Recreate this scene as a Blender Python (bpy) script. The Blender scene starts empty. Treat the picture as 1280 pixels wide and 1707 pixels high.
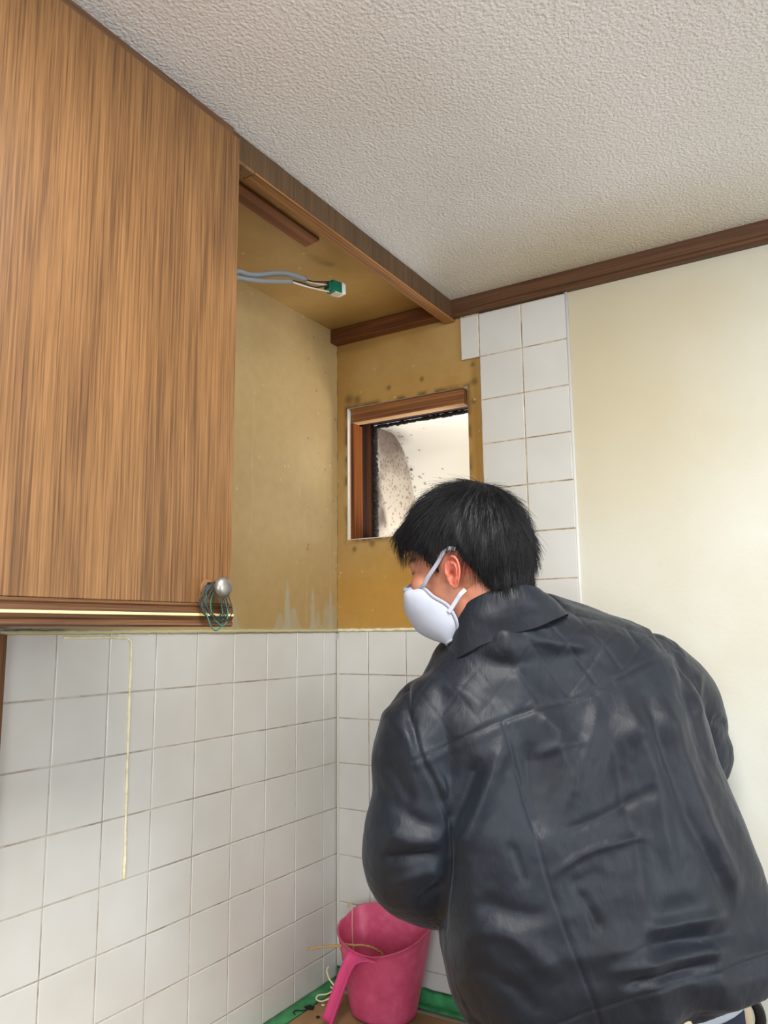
import bpy, math, random
import numpy as np
from mathutils import Vector, Matrix
random.seed(4); rng = np.random.default_rng(4)
SC = bpy.context.scene
COL = SC.collection

# ------------------------------------------------------------------ camera
# world: left wall is x=0, back wall is y=0, z=0 is the top of the wall tiles (1.61 m above the floor)
FPX = 1293.8
CAM = np.array([1.0706, -1.5276, -0.0057])
YAW, PITCH, ROLL = -0.5506, 0.1532, -0.0097
def _basis():
    f = np.array([math.sin(YAW)*math.cos(PITCH), math.cos(YAW)*math.cos(PITCH), math.sin(PITCH)])
    r = np.array([math.cos(YAW), -math.sin(YAW), 0.0]); u = np.cross(r, f)
    c, s = math.cos(ROLL), math.sin(ROLL)
    return c*r+s*u, -s*r+c*u, f
CR, CU, CF = _basis()
def ray(x, y): return CF*FPX + CR*(x-640) - CU*(y-853.5)
def AT(x, y, ax, v):                      # where the sight line meets an axis plane
    d = ray(x, y); t = (v-CAM[ax])/d[ax]; return CAM+t*d
def PT(x, y, d): return CAM + d*(CF + CR*(x-640)/FPX - CU*(y-853.5)/FPX)
def PJ(P):
    d = P-CAM; z = d@CF
    return 640+FPX*(d@CR)/z, 853.5-FPX*(d@CU)/z
cd = bpy.data.cameras.new('camera'); cam = bpy.data.objects.new('camera', cd); COL.objects.link(cam)
cd.sensor_fit = 'HORIZONTAL'; cd.sensor_width = 36; cd.lens = 36*FPX/1280; cd.clip_start = .02
M = Matrix.Identity(4)
for i in range(3): M[i][0] = CR[i]; M[i][1] = CU[i]; M[i][2] = -CF[i]; M[i][3] = CAM[i]
cam.matrix_world = M; SC.camera = cam

# ------------------------------------------------------------------ light and exposure
SC.view_settings.view_transform = 'Standard'; SC.view_settings.look = 'None'
SC.view_settings.exposure = 0.04; SC.view_settings.gamma = 1.0
W = bpy.data.worlds.new('world'); SC.world = W; W.use_nodes = True
W.node_tree.nodes['Background'].inputs[0].default_value = (0.86, 0.93, 1.0, 1)
W.node_tree.nodes['Background'].inputs[1].default_value = 0.36
def area(name, loc, target, sx, sy, power, color, spread=180):
    l = bpy.data.lights.new(name, 'AREA'); l.shape = 'RECTANGLE'; l.size = sx; l.size_y = sy
    l.energy = power; l.color = color; l.spread = math.radians(spread)
    o = bpy.data.objects.new(name, l); COL.objects.link(o)
    o.location = loc; d = Vector(target)-Vector(loc)
    o.rotation_euler = d.to_track_quat('-Z', 'Z').to_euler()
    return o
area('window_daylight', (3.36, -0.95, -0.08), (0, -.6, -.25), 1.5, 1.25, 40, (0.86, 0.93, 1.0))
area('room_lamp', (1.08, -1.2, 0.715), (1.0, -1.15, -.6), 0.6, 0.6, 30, (1.0, 0.985, 0.955))
area('rear_daylight', (1.9, -3.94, -0.1), (1.0, -1.0, 0.55), 1.5, 1.5, 58, (0.88, 0.94, 1.0))
area('outdoor_daylight', (0.55, 0.75, -0.25), (0.2, 0.15, 0.4), 0.9, 0.9, 40, (1.0, 0.97, 0.93))

# ------------------------------------------------------------------ helpers
def lin(c):
    o = []
    for v in c:
        v = v/255.0; o.append(v/12.92 if v <= .04045 else ((v+.055)/1.055)**2.4)
    return (*o, 1)
def mat(name, col, rough=.5, spec=.5, **kw):
    m = bpy.data.materials.new(name); m.use_nodes = True
    b = m.node_tree.nodes['Principled BSDF']
    b.inputs['Base Color'].default_value = lin(col); b.inputs['Roughness'].default_value = rough
    b.inputs['Specular IOR Level'].default_value = spec
    for k, v in kw.items(): b.inputs[k.replace('_', ' ')].default_value = v
    return m
def N(m, t, **kw):
    n = m.node_tree.nodes.new(t)
    for k, v in kw.items(): setattr(n, k, v)
    return n
def LK(m, a, b): m.node_tree.links.new(a, b)
def coords(m, scale=(1, 1, 1), rot=(0, 0, 0)):
    tc = N(m, 'ShaderNodeTexCoord'); mp = N(m, 'ShaderNodeMapping')
    mp.inputs['Scale'].default_value = scale; mp.inputs['Rotation'].default_value = rot
    LK(m, tc.outputs['Object'], mp.inputs[0]); return mp.outputs[0]
def noise(m, vec, scale, detail=3, rough=.5, dist=0):
    n = N(m, 'ShaderNodeTexNoise'); n.inputs['Scale'].default_value = scale; n.inputs['Detail'].default_value = detail
    n.inputs['Roughness'].default_value = rough; n.inputs['Distortion'].default_value = dist
    LK(m, vec, n.inputs['Vector']); return n.outputs['Fac']
def ramp(m, fac, stops):
    r = N(m, 'ShaderNodeValToRGB'); e = r.color_ramp.elements
    while len(e) < len(stops): e.new(.5)
    for i, (p, c) in enumerate(stops): e[i].position = p; e[i].color = lin(c) if len(c) == 3 else c
    LK(m, fac, r.inputs[0]); return r.outputs[0]
def bump(m, h, strength, dist, prev=None):
    b = N(m, 'ShaderNodeBump'); b.inputs['Strength'].default_value = strength; b.inputs['Distance'].default_value = dist
    LK(m, h, b.inputs['Height'])
    if prev is not None: LK(m, prev, b.inputs['Normal'])
    return b.outputs[0]
def setn(m, nrm): LK(m, nrm, m.node_tree.nodes['Principled BSDF'].inputs['Normal'])
def setc(m, c): LK(m, c, m.node_tree.nodes['Principled BSDF'].inputs['Base Color'])
def mix(m, fac, a, b, mode='MIX'):
    n = N(m, 'ShaderNodeMix', data_type='RGBA', blend_type=mode)
    if isinstance(fac, (int, float)): n.inputs[0].default_value = fac
    else: LK(m, fac, n.inputs[0])
    for s, v in ((6, a), (7, b)):
        if isinstance(v, tuple): n.inputs[s].default_value = v
        else: LK(m, v, n.inputs[s])
    return n.outputs[2]

class MB:
    def __init__(s): s.v = []; s.f = []; s.mi = []
    def add(s, vs, fs, mi=0):
        o = len(s.v); s.v += [tuple(map(float, v)) for v in vs]; s.f += [tuple(i+o for i in f) for f in fs]; s.mi += [mi]*len(fs)
        return s
    def box(s, a, b, mi=0, ch=0.0):
        x0, x1 = sorted((a[0], b[0])); y0, y1 = sorted((a[1], b[1])); z0, z1 = sorted((a[2], b[2]))
        if ch <= 0:
            vs = [(x0,y0,z0),(x1,y0,z0),(x1,y1,z0),(x0,y1,z0),(x0,y0,z1),(x1,y0,z1),(x1,y1,z1),(x0,y1,z1)]
            return s.add(vs, [(0,3,2,1),(4,5,6,7),(0,1,5,4),(1,2,6,5),(2,3,7,6),(3,0,4,7)], mi)
        # chamfered box
        lo = (x0, y0, z0); hi = (x1, y1, z1); vs = []; idx = {}
        for c in range(8):
            p = [hi[k] if c >> k & 1 else lo[k] for k in range(3)]; sg = [-1 if c >> k & 1 else 1 for k in range(3)]
            for k in range(3):
                q = [p[j]+(sg[j]*ch if j != k else 0) for j in range(3)]; idx[(c, k)] = len(vs); vs.append(q)
        fs = []
        for k in range(3):
            i, j = [(1, 2), (2, 0), (0, 1)][k]
            for side in (0, 1):
                cs = [(side << k) | (a_ << i) | (b_ << j) for a_, b_ in ((0,0),(1,0),(1,1),(0,1))]
                f = [idx[(c, k)] for c in cs]; fs.append(f if side else f[::-1])
        for k in range(3):
            i, j = [(1, 2), (2, 0), (0, 1)][k]
            for a_ in (0, 1):
                for b_ in (0, 1):
                    c0 = (a_ << i) | (b_ << j); c1 = c0 | (1 << k)
                    f = [idx[(c0, i)], idx[(c1, i)], idx[(c1, j)], idx[(c0, j)]]
                    fs.append(f if (a_ ^ b_) else f[::-1])
        for c in range(8):
            f = [idx[(c, 0)], idx[(c, 1)], idx[(c, 2)]]
            fs.append(f if bin(c).count('1') % 2 else f[::-1])
        return s.add(vs, fs, mi)
    def loft(s, rings, cap=True, mi=0, closed=True):
        n = len(rings[0]); vs = [p for r in rings for p in r]; fs = []
        for i in range(len(rings)-1):
            for j in range(n if closed else n-1):
                k = (j+1) % n; fs.append((i*n+j, i*n+k, (i+1)*n+k, (i+1)*n+j))
        if cap: fs.append(tuple(range(n))[::-1]); fs.append(tuple((len(rings)-1)*n+j for j in range(n)))
        return s.add(vs, fs, mi)
    def tube(s, pts, rad, n=10, mi=0, cap=True, flat=1.0):
        pts = [np.array(p, float) for p in pts]
        if not hasattr(rad, '__len__'): rad = [rad]*len(pts)
        rings = []; up = None
        for i, p in enumerate(pts):
            t = pts[min(i+1, len(pts)-1)]-pts[max(i-1, 0)]; t = t/(np.linalg.norm(t)+1e-12)
            if up is None:
                a = np.array([0, 0, 1.]) if abs(t[2]) < .9 else np.array([1., 0, 0]); up = np.cross(t, a)
            up = up-t*(up@t); up /= np.linalg.norm(up)+1e-12; w = np.cross(t, up)
            rings.append([p+rad[i]*(math.cos(q)*up+flat*math.sin(q)*w) for q in np.linspace(0, 2*math.pi, n, endpoint=False)])
        return s.loft(rings, cap, mi)
    def ellipsoid(s, c, ax, n=24, m=14, mi=0):
        c = np.array(c, float); ax = [np.array(a, float) for a in ax]; rings = []
        for i in range(1, m):
            t = math.pi*i/m
            rings.append([c+ax[2]*math.cos(t)+math.sin(t)*(ax[0]*math.cos(q)+ax[1]*math.sin(q)) for q in np.linspace(0, 2*math.pi, n, endpoint=False)])
        o = len(s.v); s.loft(rings, False, mi)
        s.v += [tuple(c+ax[2]), tuple(c-ax[2])]; k = len(s.v)
        for j in range(n):
            s.f.append((k-2, o+(j+1) % n, o+j)); s.f.append((k-1, o+(m-2)*n+j, o+(m-2)*n+(j+1) % n)); s.mi += [mi, mi]
        return s
    def mesh(s, name):
        me = bpy.data.meshes.new(name); me.from_pydata(s.v, [], s.f); me.polygons.foreach_set('material_index', s.mi); me.update(); return me
    def build(s, name, mats, parent=None, smooth=False, fixn=False):
        me = s.mesh(name)
        if fixn:
            import bmesh
            bm = bmesh.new(); bm.from_mesh(me); bmesh.ops.recalc_face_normals(bm, faces=bm.faces); bm.to_mesh(me); bm.free()
        return link(name, me, mats, parent, smooth)
def link(name, me, mats, parent=None, smooth=False):
    o = bpy.data.objects.new(name, me); COL.objects.link(o)
    for m in (mats if isinstance(mats, (list, tuple)) else [mats]): me.materials.append(m)
    if smooth: me.polygons.foreach_set('use_smooth', [True]*len(me.polygons))
    if parent is not None:
        o.parent = parent; off = Vector((0, 0, 0)); q = parent
        while q is not None: off += Vector(q.location); q = q.parent
        me.transform(Matrix.Translation(-off))
    return o
def struct(o): o['kind'] = 'structure'; return o
def thing(o, label, cat, group=None):
    o['label'] = label; o['category'] = cat
    if group: o['group'] = group
    return o
def empty(name, loc):
    o = bpy.data.objects.new(name, None); COL.objects.link(o); o.location = [float(v) for v in loc]; o.empty_display_size = .05; return o
def spline(pts, n=8):                       # Catmull-Rom through points
    P = [np.array(p, float) for p in pts]; P = [2*P[0]-P[1]]+P+[2*P[-1]-P[-2]]; out = []
    for i in range(1, len(P)-2):
        for t in np.linspace(0, 1, n, endpoint=False):
            a, b, c, d = P[i-1:i+3]
            out.append(.5*(2*b+(c-a)*t+(2*a-5*b+4*c-d)*t*t+(3*b-a-3*c+d)*t**3))
    out.append(P[-2]); return out
def nrm(v): v = np.array(v, float); return v/np.linalg.norm(v)

# value noise in numpy (for real surface relief)
def vnoise(P, scale, seed=0):
    q = P*scale+seed*17.3; i = np.floor(q).astype(np.int64); f = q-i; f = f*f*(3-2*f); r = 0
    for c in range(8):
        o = np.array([c & 1, c >> 1 & 1, c >> 2 & 1]); j = i+o
        h = (j[:, 0]*374761393+j[:, 1]*668265263+j[:, 2]*2147483647+seed*974711) & 0xffffffff
        h = ((h ^ (h >> 13))*1274126177) & 0xffffffff; h = (h ^ (h >> 16)) & 0xffff
        w = np.prod(np.where(o, f, 1-f), axis=1); r = r+w*(h/65535.0*2-1)
    return r

# ------------------------------------------------------------------ materials
def wood(name, base, dark, along, fine=90, rough=.42, cath=.5, bumps=.15, light=None, spec=.5):
    m = mat(name, base, rough, spec)
    fine *= 2.6; sc = [fine]*3; sc[along] = fine*.016
    v = coords(m, sc); n1 = noise(m, v, 1.0, 5, .65)
    sc2 = [9]*3; sc2[along] = 1.1
    v2 = coords(m, sc2); w = noise(m, v2, 1.0, 2, .5, .6)
    wv = N(m, 'ShaderNodeMath', operation='MULTIPLY'); wv.inputs[1].default_value = 22; LK(m, w, wv.inputs[0])
    si = N(m, 'ShaderNodeMath', operation='SINE'); LK(m, wv.outputs[0], si.inputs[0])
    ma = N(m, 'ShaderNodeMath', operation='MULTIPLY_ADD'); LK(m, si.outputs[0], ma.inputs[0]); ma.inputs[1].default_value = .06*cath; LK(m, n1, ma.inputs[2])
    sc3 = [fine*1.8]*3; sc3[along] = fine*.03
    v3 = coords(m, sc3); n3 = noise(m, v3, 1.0, 2, .6)
    c = ramp(m, ma.outputs[0], [(.30, dark), (.50, base), (.72, light or base)])
    d = ramp(m, n3, [(.36, (176, 168, 160)), (.5, (255, 255, 255))])
    c = mix(m, .55, c, d, 'MULTIPLY'); setc(m, c)
    setn(m, bump(m, n1, bumps, .001)); return m
M_door = wood('oak_laminate', (114, 80, 46), (82, 54, 30), 2, 125, .34, 1.0, .06, (136, 98, 60))
M_mould = wood('dark_oak_moulding', (88, 58, 36), (54, 34, 20), 1, 95, .3, .4, .3, (120, 84, 54))
M_beam = wood('brown_beam', (84, 60, 34), (66, 45, 24), 2, 60, .55, .3, .1, (98, 71, 44))
M_beamu = wood('bare_beam_underside', (156, 108, 60), (114, 74, 36), 1, 60, .6, .4, .2, (174, 124, 72))
M_trim = wood('brown_crown_trim', (90, 58, 34), (70, 43, 24), 0, 60, .5, .3, .1, (106, 70, 44))
M_batten = wood('red_brown_batten', (100, 56, 22), (76, 38, 14), 0, 50, .55, .3, .15, (136, 78, 32))
M_plank = wood('stained_plank', (126, 82, 54), (70, 42, 26), 1, 22, .8, 1, .2, (150, 104, 72))
M_stud = wood('old_timber', (140, 88, 42), (74, 40, 18), 0, 40, .7, .5, .3, (156, 104, 56))
M_studv = wood('dark_sooty_timber', (48, 24, 12), (14, 8, 6), 2, 30, .8, 1, .3, (84, 44, 18), spec=.12)
M_studl = wood('pale_timber_underside', (178, 140, 98), (130, 92, 58), 0, 40, .7, .4, .2, (196, 160, 118))

M_ceil = mat('textured_ceiling_paper', (214, 211, 207), .85, .2)
v = coords(M_ceil); a = noise(M_ceil, v, 240, 2, .5, .2); b = noise(M_ceil, v, 420, 1, .5)
st = noise(M_ceil, coords(M_ceil), 2.2, 3)
setc(M_ceil, ramp(M_ceil, st, [(.35, (207, 205, 200)), (.65, (217, 216, 215))]))
vo = N(M_ceil, 'ShaderNodeTexVoronoi', feature='SMOOTH_F1'); vo.inputs['Scale'].default_value = 190; vo.inputs['Smoothness'].default_value = .6; LK(M_ceil, v, vo.inputs['Vector'])
setn(M_ceil, bump(M_ceil, vo.outputs['Distance'], .40, .0022, bump(M_ceil, a, .55, .0030)))
def tint_blotch(m, base_sock, centre, scale, size, col, amount):
    """tint mixed in as a blotch around a centre, broken up by noise"""
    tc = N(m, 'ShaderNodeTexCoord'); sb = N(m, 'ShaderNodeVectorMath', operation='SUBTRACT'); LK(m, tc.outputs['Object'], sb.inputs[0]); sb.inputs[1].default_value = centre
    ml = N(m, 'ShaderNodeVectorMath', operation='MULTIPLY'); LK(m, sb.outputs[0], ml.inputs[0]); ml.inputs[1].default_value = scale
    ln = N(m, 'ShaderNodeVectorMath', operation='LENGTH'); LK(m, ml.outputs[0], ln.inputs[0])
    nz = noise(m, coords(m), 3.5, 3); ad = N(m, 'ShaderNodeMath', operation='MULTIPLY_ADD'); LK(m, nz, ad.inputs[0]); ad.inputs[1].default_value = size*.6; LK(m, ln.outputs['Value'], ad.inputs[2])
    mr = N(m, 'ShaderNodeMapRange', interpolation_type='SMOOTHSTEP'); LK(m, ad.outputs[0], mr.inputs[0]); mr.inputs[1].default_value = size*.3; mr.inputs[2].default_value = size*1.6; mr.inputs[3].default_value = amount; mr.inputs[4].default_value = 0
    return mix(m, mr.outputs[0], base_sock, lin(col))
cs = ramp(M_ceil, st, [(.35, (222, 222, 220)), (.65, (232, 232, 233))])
setc(M_ceil, tint_blotch(M_ceil, cs, (.62, 0, .739), (.75, 1.6, 1), .42, (190, 174, 136), .75))
M_wallp = mat('cream_wall_paper', (214, 206, 184), .8, .25)
v = coords(M_wallp); a = noise(M_wallp, v, 110, 2, .5, .3); st = noise(M_wallp, v, 2.5, 4, .6)
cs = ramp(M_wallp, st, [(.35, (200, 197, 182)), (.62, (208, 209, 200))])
setc(M_wallp, tint_blotch(M_wallp, cs, (.62, 0, .5), (1.1, 1, .8), .52, (190, 176, 142), .75))
setn(M_wallp, bump(M_wallp, a, .16, .002))
M_tile = mat('glazed_white_tile', (205, 200, 192), .17, .5)
v = coords(M_tile); st = noise(M_tile, v, 4, 3, .6)
setc(M_tile, ramp(M_tile, st, [(.35, (198, 195, 188)), (.65, (206, 205, 200))]))
setn(M_tile, bump(M_tile, noise(M_tile, v, 18, 2, .5), .08, .004))
M_grout = mat('grey_beige_grout', (168, 155, 138), .9, .2)
v = coords(M_grout); setc(M_grout, ramp(M_grout, noise(M_grout, v, 14, 4, .7), [(.35, (142, 130, 114)), (.6, (190, 183, 172))]))
M_groutb = mat('yellowed_grout', (176, 158, 122), .9, .2)
v = coords(M_groutb); setc(M_groutb, ramp(M_groutb, noise(M_groutb, v, 22, 4, .7), [(.38, (134, 108, 74)), (.6, (196, 180, 148))]))
M_plaster = mat('grey_wall', (190, 184, 172), .9)
M_floor = wood('floor_board', (140, 104, 70), (100, 70, 44), 0, 40, .4, .4, .1)
M_cutcore = mat('pale_board_edge', (205, 198, 184), .9)

def board_mat(name):
    m = mat(name, (160, 130, 78), .38, .5)
    at = N(m, 'ShaderNodeVertexColor', layer_name='stain'); v = coords(m)
    n1 = noise(m, v, 40, 4, .6); c = ramp(m, n1, [(.3, (244, 244, 244)), (.7, (255, 255, 255))])
    setc(m, mix(m, 1.0, at.outputs[0], c, 'MULTIPLY')); setn(m, bump(m, noise(m, v, 9, 3, .6), .25, .004)); return m
M_board = board_mat('yellowed_wall_board')

# ------------------------------------------------------------------ room shell
ZC = 0.739; ZF = -1.61
XR = 3.4; YN = -4.0
HX0, HX1, HZ0, HZ1 = .030, .355, .212, .537      # opening of the removed fan
mb = MB()
mb.box((-.12, YN, ZF-.1), (XR, .12, ZF)); struct(mb.build('floor', M_floor))
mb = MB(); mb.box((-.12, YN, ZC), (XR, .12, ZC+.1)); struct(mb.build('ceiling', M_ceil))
mb = MB(); mb.box((-.12, YN, ZF), (-.006, .12, ZC)); wl = struct(mb.build('wall_left', M_plaster))
mb = MB()
mb.box((-.006, .0, ZF), (HX0, .11, ZC)); mb.box((HX1, 0, ZF), (XR, .11, ZC))
mb.box((HX0, 0, ZF), (HX1, .11, HZ0)); mb.box((HX0, 0, HZ1+.001), (HX1, .11, ZC))
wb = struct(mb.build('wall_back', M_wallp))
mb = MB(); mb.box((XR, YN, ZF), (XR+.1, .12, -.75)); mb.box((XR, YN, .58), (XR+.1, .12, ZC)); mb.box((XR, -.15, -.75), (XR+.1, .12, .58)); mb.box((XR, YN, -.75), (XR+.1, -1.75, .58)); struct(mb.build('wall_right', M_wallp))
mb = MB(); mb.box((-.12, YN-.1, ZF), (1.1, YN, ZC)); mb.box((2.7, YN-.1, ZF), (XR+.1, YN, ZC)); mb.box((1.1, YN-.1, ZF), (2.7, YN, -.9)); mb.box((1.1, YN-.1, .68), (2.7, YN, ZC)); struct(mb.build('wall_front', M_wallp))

# tiles: every tile a bevelled slab proud of its grout bed
def tiles(name, parent, origin, au, av, an, cells, gm, th=.006, gap=.0011, ch=.0013, proud=.0012, base=0.0):
    o = np.array(origin, float); au, av, an = map(lambda k: np.array(k, float), (au, av, an)); mb = MB()
    for (u0, u1, v0, v1) in cells:
        P = lambda u, v, n: o+au*u+av*v+an*n
        bb = base+th-proud
        mb.add([P(u0, v0, bb), P(u1, v0, bb), P(u1, v1, bb), P(u0, v1, bb)], [(0, 1, 2, 3)], 1)
        a0, a1, b0, b1 = u0+gap, u1-gap, v0+gap, v1-gap; t = rng.normal(0, .0002, 4)
        if a1-a0 < .004 or b1-b0 < .003: continue
        rings = []
        for off, nn in ((0, bb-.0002), (.0000, base+th-.0009), (.0004, base+th-.0003), (ch, base+th)):
            k = (nn > base+th-.0001)
            rings.append([P(a0+off, b0+off, nn+k*t[0]), P(a1-off, b0+off, nn+k*t[1]), P(a1-off, b1-off, nn+k*t[2]), P(a0+off, b1-off, nn+k*t[3])])
        mb.loft(rings, False, 0); n = len(mb.v); mb.f.append((n-4, n-3, n-2, n-1)); mb.mi.append(0)
    return mb.build(name, [M_tile, gm], parent, fixn=False)
def grid(us, vs): return [(us[i], us[i+1], vs[j], vs[j+1]) for i in range(len(us)-1) for j in range(len(vs)-1)]
ZS = -.004
vs = [ -.76-.0] + [-.7024+.1*k for k in range(7)] + [-.0035]
us = [0]+[.055+.1*k for k in range(9)]     # distance from the corner along the left wall
tiles('tile_field', wl, (-.006, 0, 0), (0, -1, 0), (0, 0, 1), (1, 0, 0), grid(us+[.90][:0], vs), M_grout)
# on back wall
xb = [.006]+[.0895+.1*k for k in range(6)]
low = grid(xb, vs)
tiles('tile_field', wb, (0, 0, 0), (1, 0, 0), (0, 0, 1), (0, -1, 0), low, M_grout, th=.005)
zt = [-.0035]+[.097+.1*k for k in range(7)]
strip = grid([.3895, .4895, .5895], zt+[.7005])+grid([.344, .3895], [.597, .697, .7005])
strip = [c for c in strip if c[3]-c[2] > .0035]
tiles('tile_strip', wb, (0, 0, 0), (1, 0, 0), (0, 0, 1), (0, -1, 0), strip, M_groutb, th=.006)
# rounded edge where the tile strip meets the paper
mb = MB(); mb.tube([(.5900, -.0022, -.76), (.5900, -.0022, .699)], .0042, 10); mb.build('tile_edge', M_tile, wb, True)

# painted boards with stains as colour attribute
def board(name, parent, o, au, av, an, U, V, holes, paint, step=.0025):
    o, au, av, an = [np.array(k, float) for k in (o, au, av, an)]
    nu, nv = int(U/step)+1, int(V/step)+1
    uu = np.linspace(0, U, nu); vv = np.linspace(0, V, nv); gu, gv = np.meshgrid(uu, vv)
    P = o+gu[..., None]*au+gv[..., None]*av; idx = np.arange(nu*nv).reshape(nv, nu)
    cu = (gu[:-1, :-1]+gu[1:, 1:])/2; cv = (gv[:-1, :-1]+gv[1:, 1:])/2
    keep = np.ones_like(cu, bool)
    for (a, b, c, d) in holes: keep &= ~((cu > a) & (cu < b) & (cv > c) & (cv < d))
    F = np.stack([idx[:-1, :-1], idx[:-1, 1:], idx[1:, 1:], idx[1:, :-1]], -1)[keep]
    me = bpy.data.meshes.new(name); me.from_pydata(P.reshape(-1, 3).tolist(), [], F.tolist())
    if np.dot(np.cross(au, av), an) < 0: me.flip_normals()
    C = paint(gu.ravel(), gv.ravel()); ca = me.color_attributes.new('stain', 'FLOAT_COLOR', 'POINT')
    ca.data.foreach_set('color', np.concatenate([C, np.ones((len(C), 1))], 1).astype(np.float32).ravel())
    return link(name, me, M_board, parent)
def L3(c): return np.array(lin(c)[:3])
def blend(C, c, w): return C*(1-w[:, None])+L3(c)[None]*w[:, None]
def fbm(u, v, s, seed=0):
    P = np.stack([u, v, u*0], 1); return vnoise(P, s, seed)*.6+vnoise(P, s*2.1, seed+3)*.3+vnoise(P, s*4.3, seed+5)*.15
def spots(C, u, v, n, U, V, r, col, seed):
    g = np.random.default_rng(seed)
    for k in range(n):
        a, b = g.uniform(0, U), g.uniform(0, V); rr = r*g.uniform(.5, 1.3)
        d = np.hypot(u-a, (v-b)*g.uniform(.7, 1.3)); C = blend(C, col, np.clip(1.6-d/rr, 0, 1)*.8)
    return C
def paint_left(u, v):      # u: distance from the corner, v: height
    C = np.tile(L3((178, 152, 106)), (len(u), 1)); n = fbm(u, v, 2.6, 1)
    C = blend(C, (162, 136, 90), np.clip(n*.9+.3, 0, .8)); C = blend(C, (190, 166, 122), np.clip(-n, 0, .6))
    C = blend(C, (158, 130, 76), np.clip(.16-v, 0, .16)*4*np.clip(.6+n, 0, 1))
    g = np.random.default_rng(11)
    for (uc, h, w) in [(.19, .115, .013), (.168, .05, .03), (.215, .04, .02), (.098, .10, .011), (.078, .045, .018), (.028, .105, .010), (.045, .07, .02), (.014, .06, .02), (.36, .05, .02), (.40, .09, .012)]:
        ww = w*np.clip(1-v/h, 0, 1)**.55*(1+.25*fbm(u*0, v, 30, 7)); e = np.clip((ww-np.abs(u-uc))/.0025, 0, 1)*(v < h)
        C = blend(C, (166, 160, 138), e*(.8 if w < .016 else .5))
    C = blend(C, (190, 172, 120), np.clip(1-v/.006, 0, 1))
    for (uc, z0, z1) in [(.12, .02, .13), (.13, .22, .27), (.15, .3, .34), (.03, .05, .4), (.31, .2, .5)]:
        e = np.clip(1-np.abs(u-uc-.002*np.sin(v*40))/.0016, 0, 1)*(v > z0)*(v < z1); C = blend(C, (196, 180, 136), e*.45)
    C = spots(C, u, v, 60, .74, .74, .0016, (205, 190, 150), 5); C = spots(C, u, v, 26, .12, .70, .0018, (86, 62, 30), 6)
    n2 = fbm(u*0, v, 60, 9); C = blend(C, (48, 30, 14), np.clip(1-u/.0022, 0, 1)*np.clip(n2*4+.6, 0, 1))
    return C
def paint_back(u, v):      # u = x, v = z
    C = np.tile(L3((168, 132, 74)), (len(u), 1)); n = fbm(u, v, 6, 4)
    C = blend(C, (180, 150, 98), np.clip(n*1.2+.15, 0, .9)); C = blend(C, (156, 114, 54), np.clip(-n*1.3, 0, .8))
    C = blend(C, (180, 134, 58), np.clip((.2-v)/.1, 0, 1)*.75)
    C = blend(C, (134, 96, 42), np.clip(1-np.abs(u-.375)/.016, 0, 1)*(v < .6)*.6)
    dh = np.maximum.reduce([HX0-u, u-HX1, HZ0-v, v-HZ1]); C = blend(C, (52, 34, 18), np.clip(1-dh/.012, 0, 1)*np.clip(.5+fbm(u, v, 40, 2)*2, 0, 1)*.85)
    for (a, b, r) in [(.06, .555, .010), (.15, .57, .006), (.24, .575, .006), (.37, .585, .005), (.05, .19, .006), (.37, .5, .006), (.373, .545, .008), (.1, .20, .008), (.2, .19, .007), (.035, .56, .012)]:
        C = blend(C, (70, 62, 36), np.clip(1.5-np.hypot(u-a, v-b)/r, 0, 1)*.6)
    C = spots(C, u, v, 40, .39, .70, .0014, (214, 198, 150), 8)
    C = blend(C, (60, 38, 16), np.clip(1-u/.002, 0, 1)*np.clip(fbm(u*0, v, 55, 3)*3+.3, 0, 1))
    C = blend(C, (196, 176, 122), np.clip(1-v/.007, 0, 1)); return C
board('wall_board', wl, (0.0002, 0, -.001), (0, -1, 0), (0, 0, 1), (1, 0, 0), .80, .74, [], paint_left)
board('wall_board', wb, (0, -.0012, -.001), (1, 0, 0), (0, 0, 1), (0, -1, 0), .3885, .71,
      [(HX0, HX1, HZ0, HZ1)], paint_back)
def paint_soffit(u, v):
    C = np.tile(L3((170, 138, 80)), (len(u), 1)); n = fbm(u, v, 5, 14)
    C = blend(C, (156, 122, 64), np.clip(n+.3, 0, .8)); C = blend(C, (120, 86, 36), np.clip(1-v/.05, 0, 1)*.5)
    return spots(C, u, v, 25, .3, .8, .0016, (200, 182, 130), 15)
so = board('trim_1', None, (0, 0, .7365), (1, 0, 0), (0, -1, 0), (0, 0, -1), .31, .82, [], paint_soffit, .005); struct(so)
# ridge of old adhesive along the tile top and round the former wall-unit
M_caulk = mat('old_cream_sealant', (214, 204, 164), .6); v = coords(M_caulk)
setc(M_caulk, ramp(M_caulk, noise(M_caulk, v, 70, 3, .6), [(.3, (208, 196, 150)), (.55, (230, 222, 188))]))
M_caulkd = mat('dull_sealant', (186, 178, 138), .7)
mb = MB()
pts = [(.0025+.0008*random.random(), -y, -.0022+.0012*random.random()) for y in np.arange(.004, .86, .008)]
mb.tube(pts, [.0030+.0012*random.random() for _ in pts], 7); mb.build('sealant_ridge', M_caulkd, wl, True)
mb = MB()
pts = [(x, -.0065+.0006*random.random(), -.0015+.0012*random.random()) for x in np.arange(.004, .40, .008)]
mb.tube(pts, [.003+.001*random.random() for _ in pts], 7); mb.build('sealant_ridge', M_caulk, wb, True)
mb = MB(); mb.tube([(.0045, -.0045, z) for z in np.arange(-.76, -.006, .02)], .0026, 7); mb.build('corner_grout', mat('pale_corner_grout', (206, 200, 188), .5), wb, True)
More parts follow.
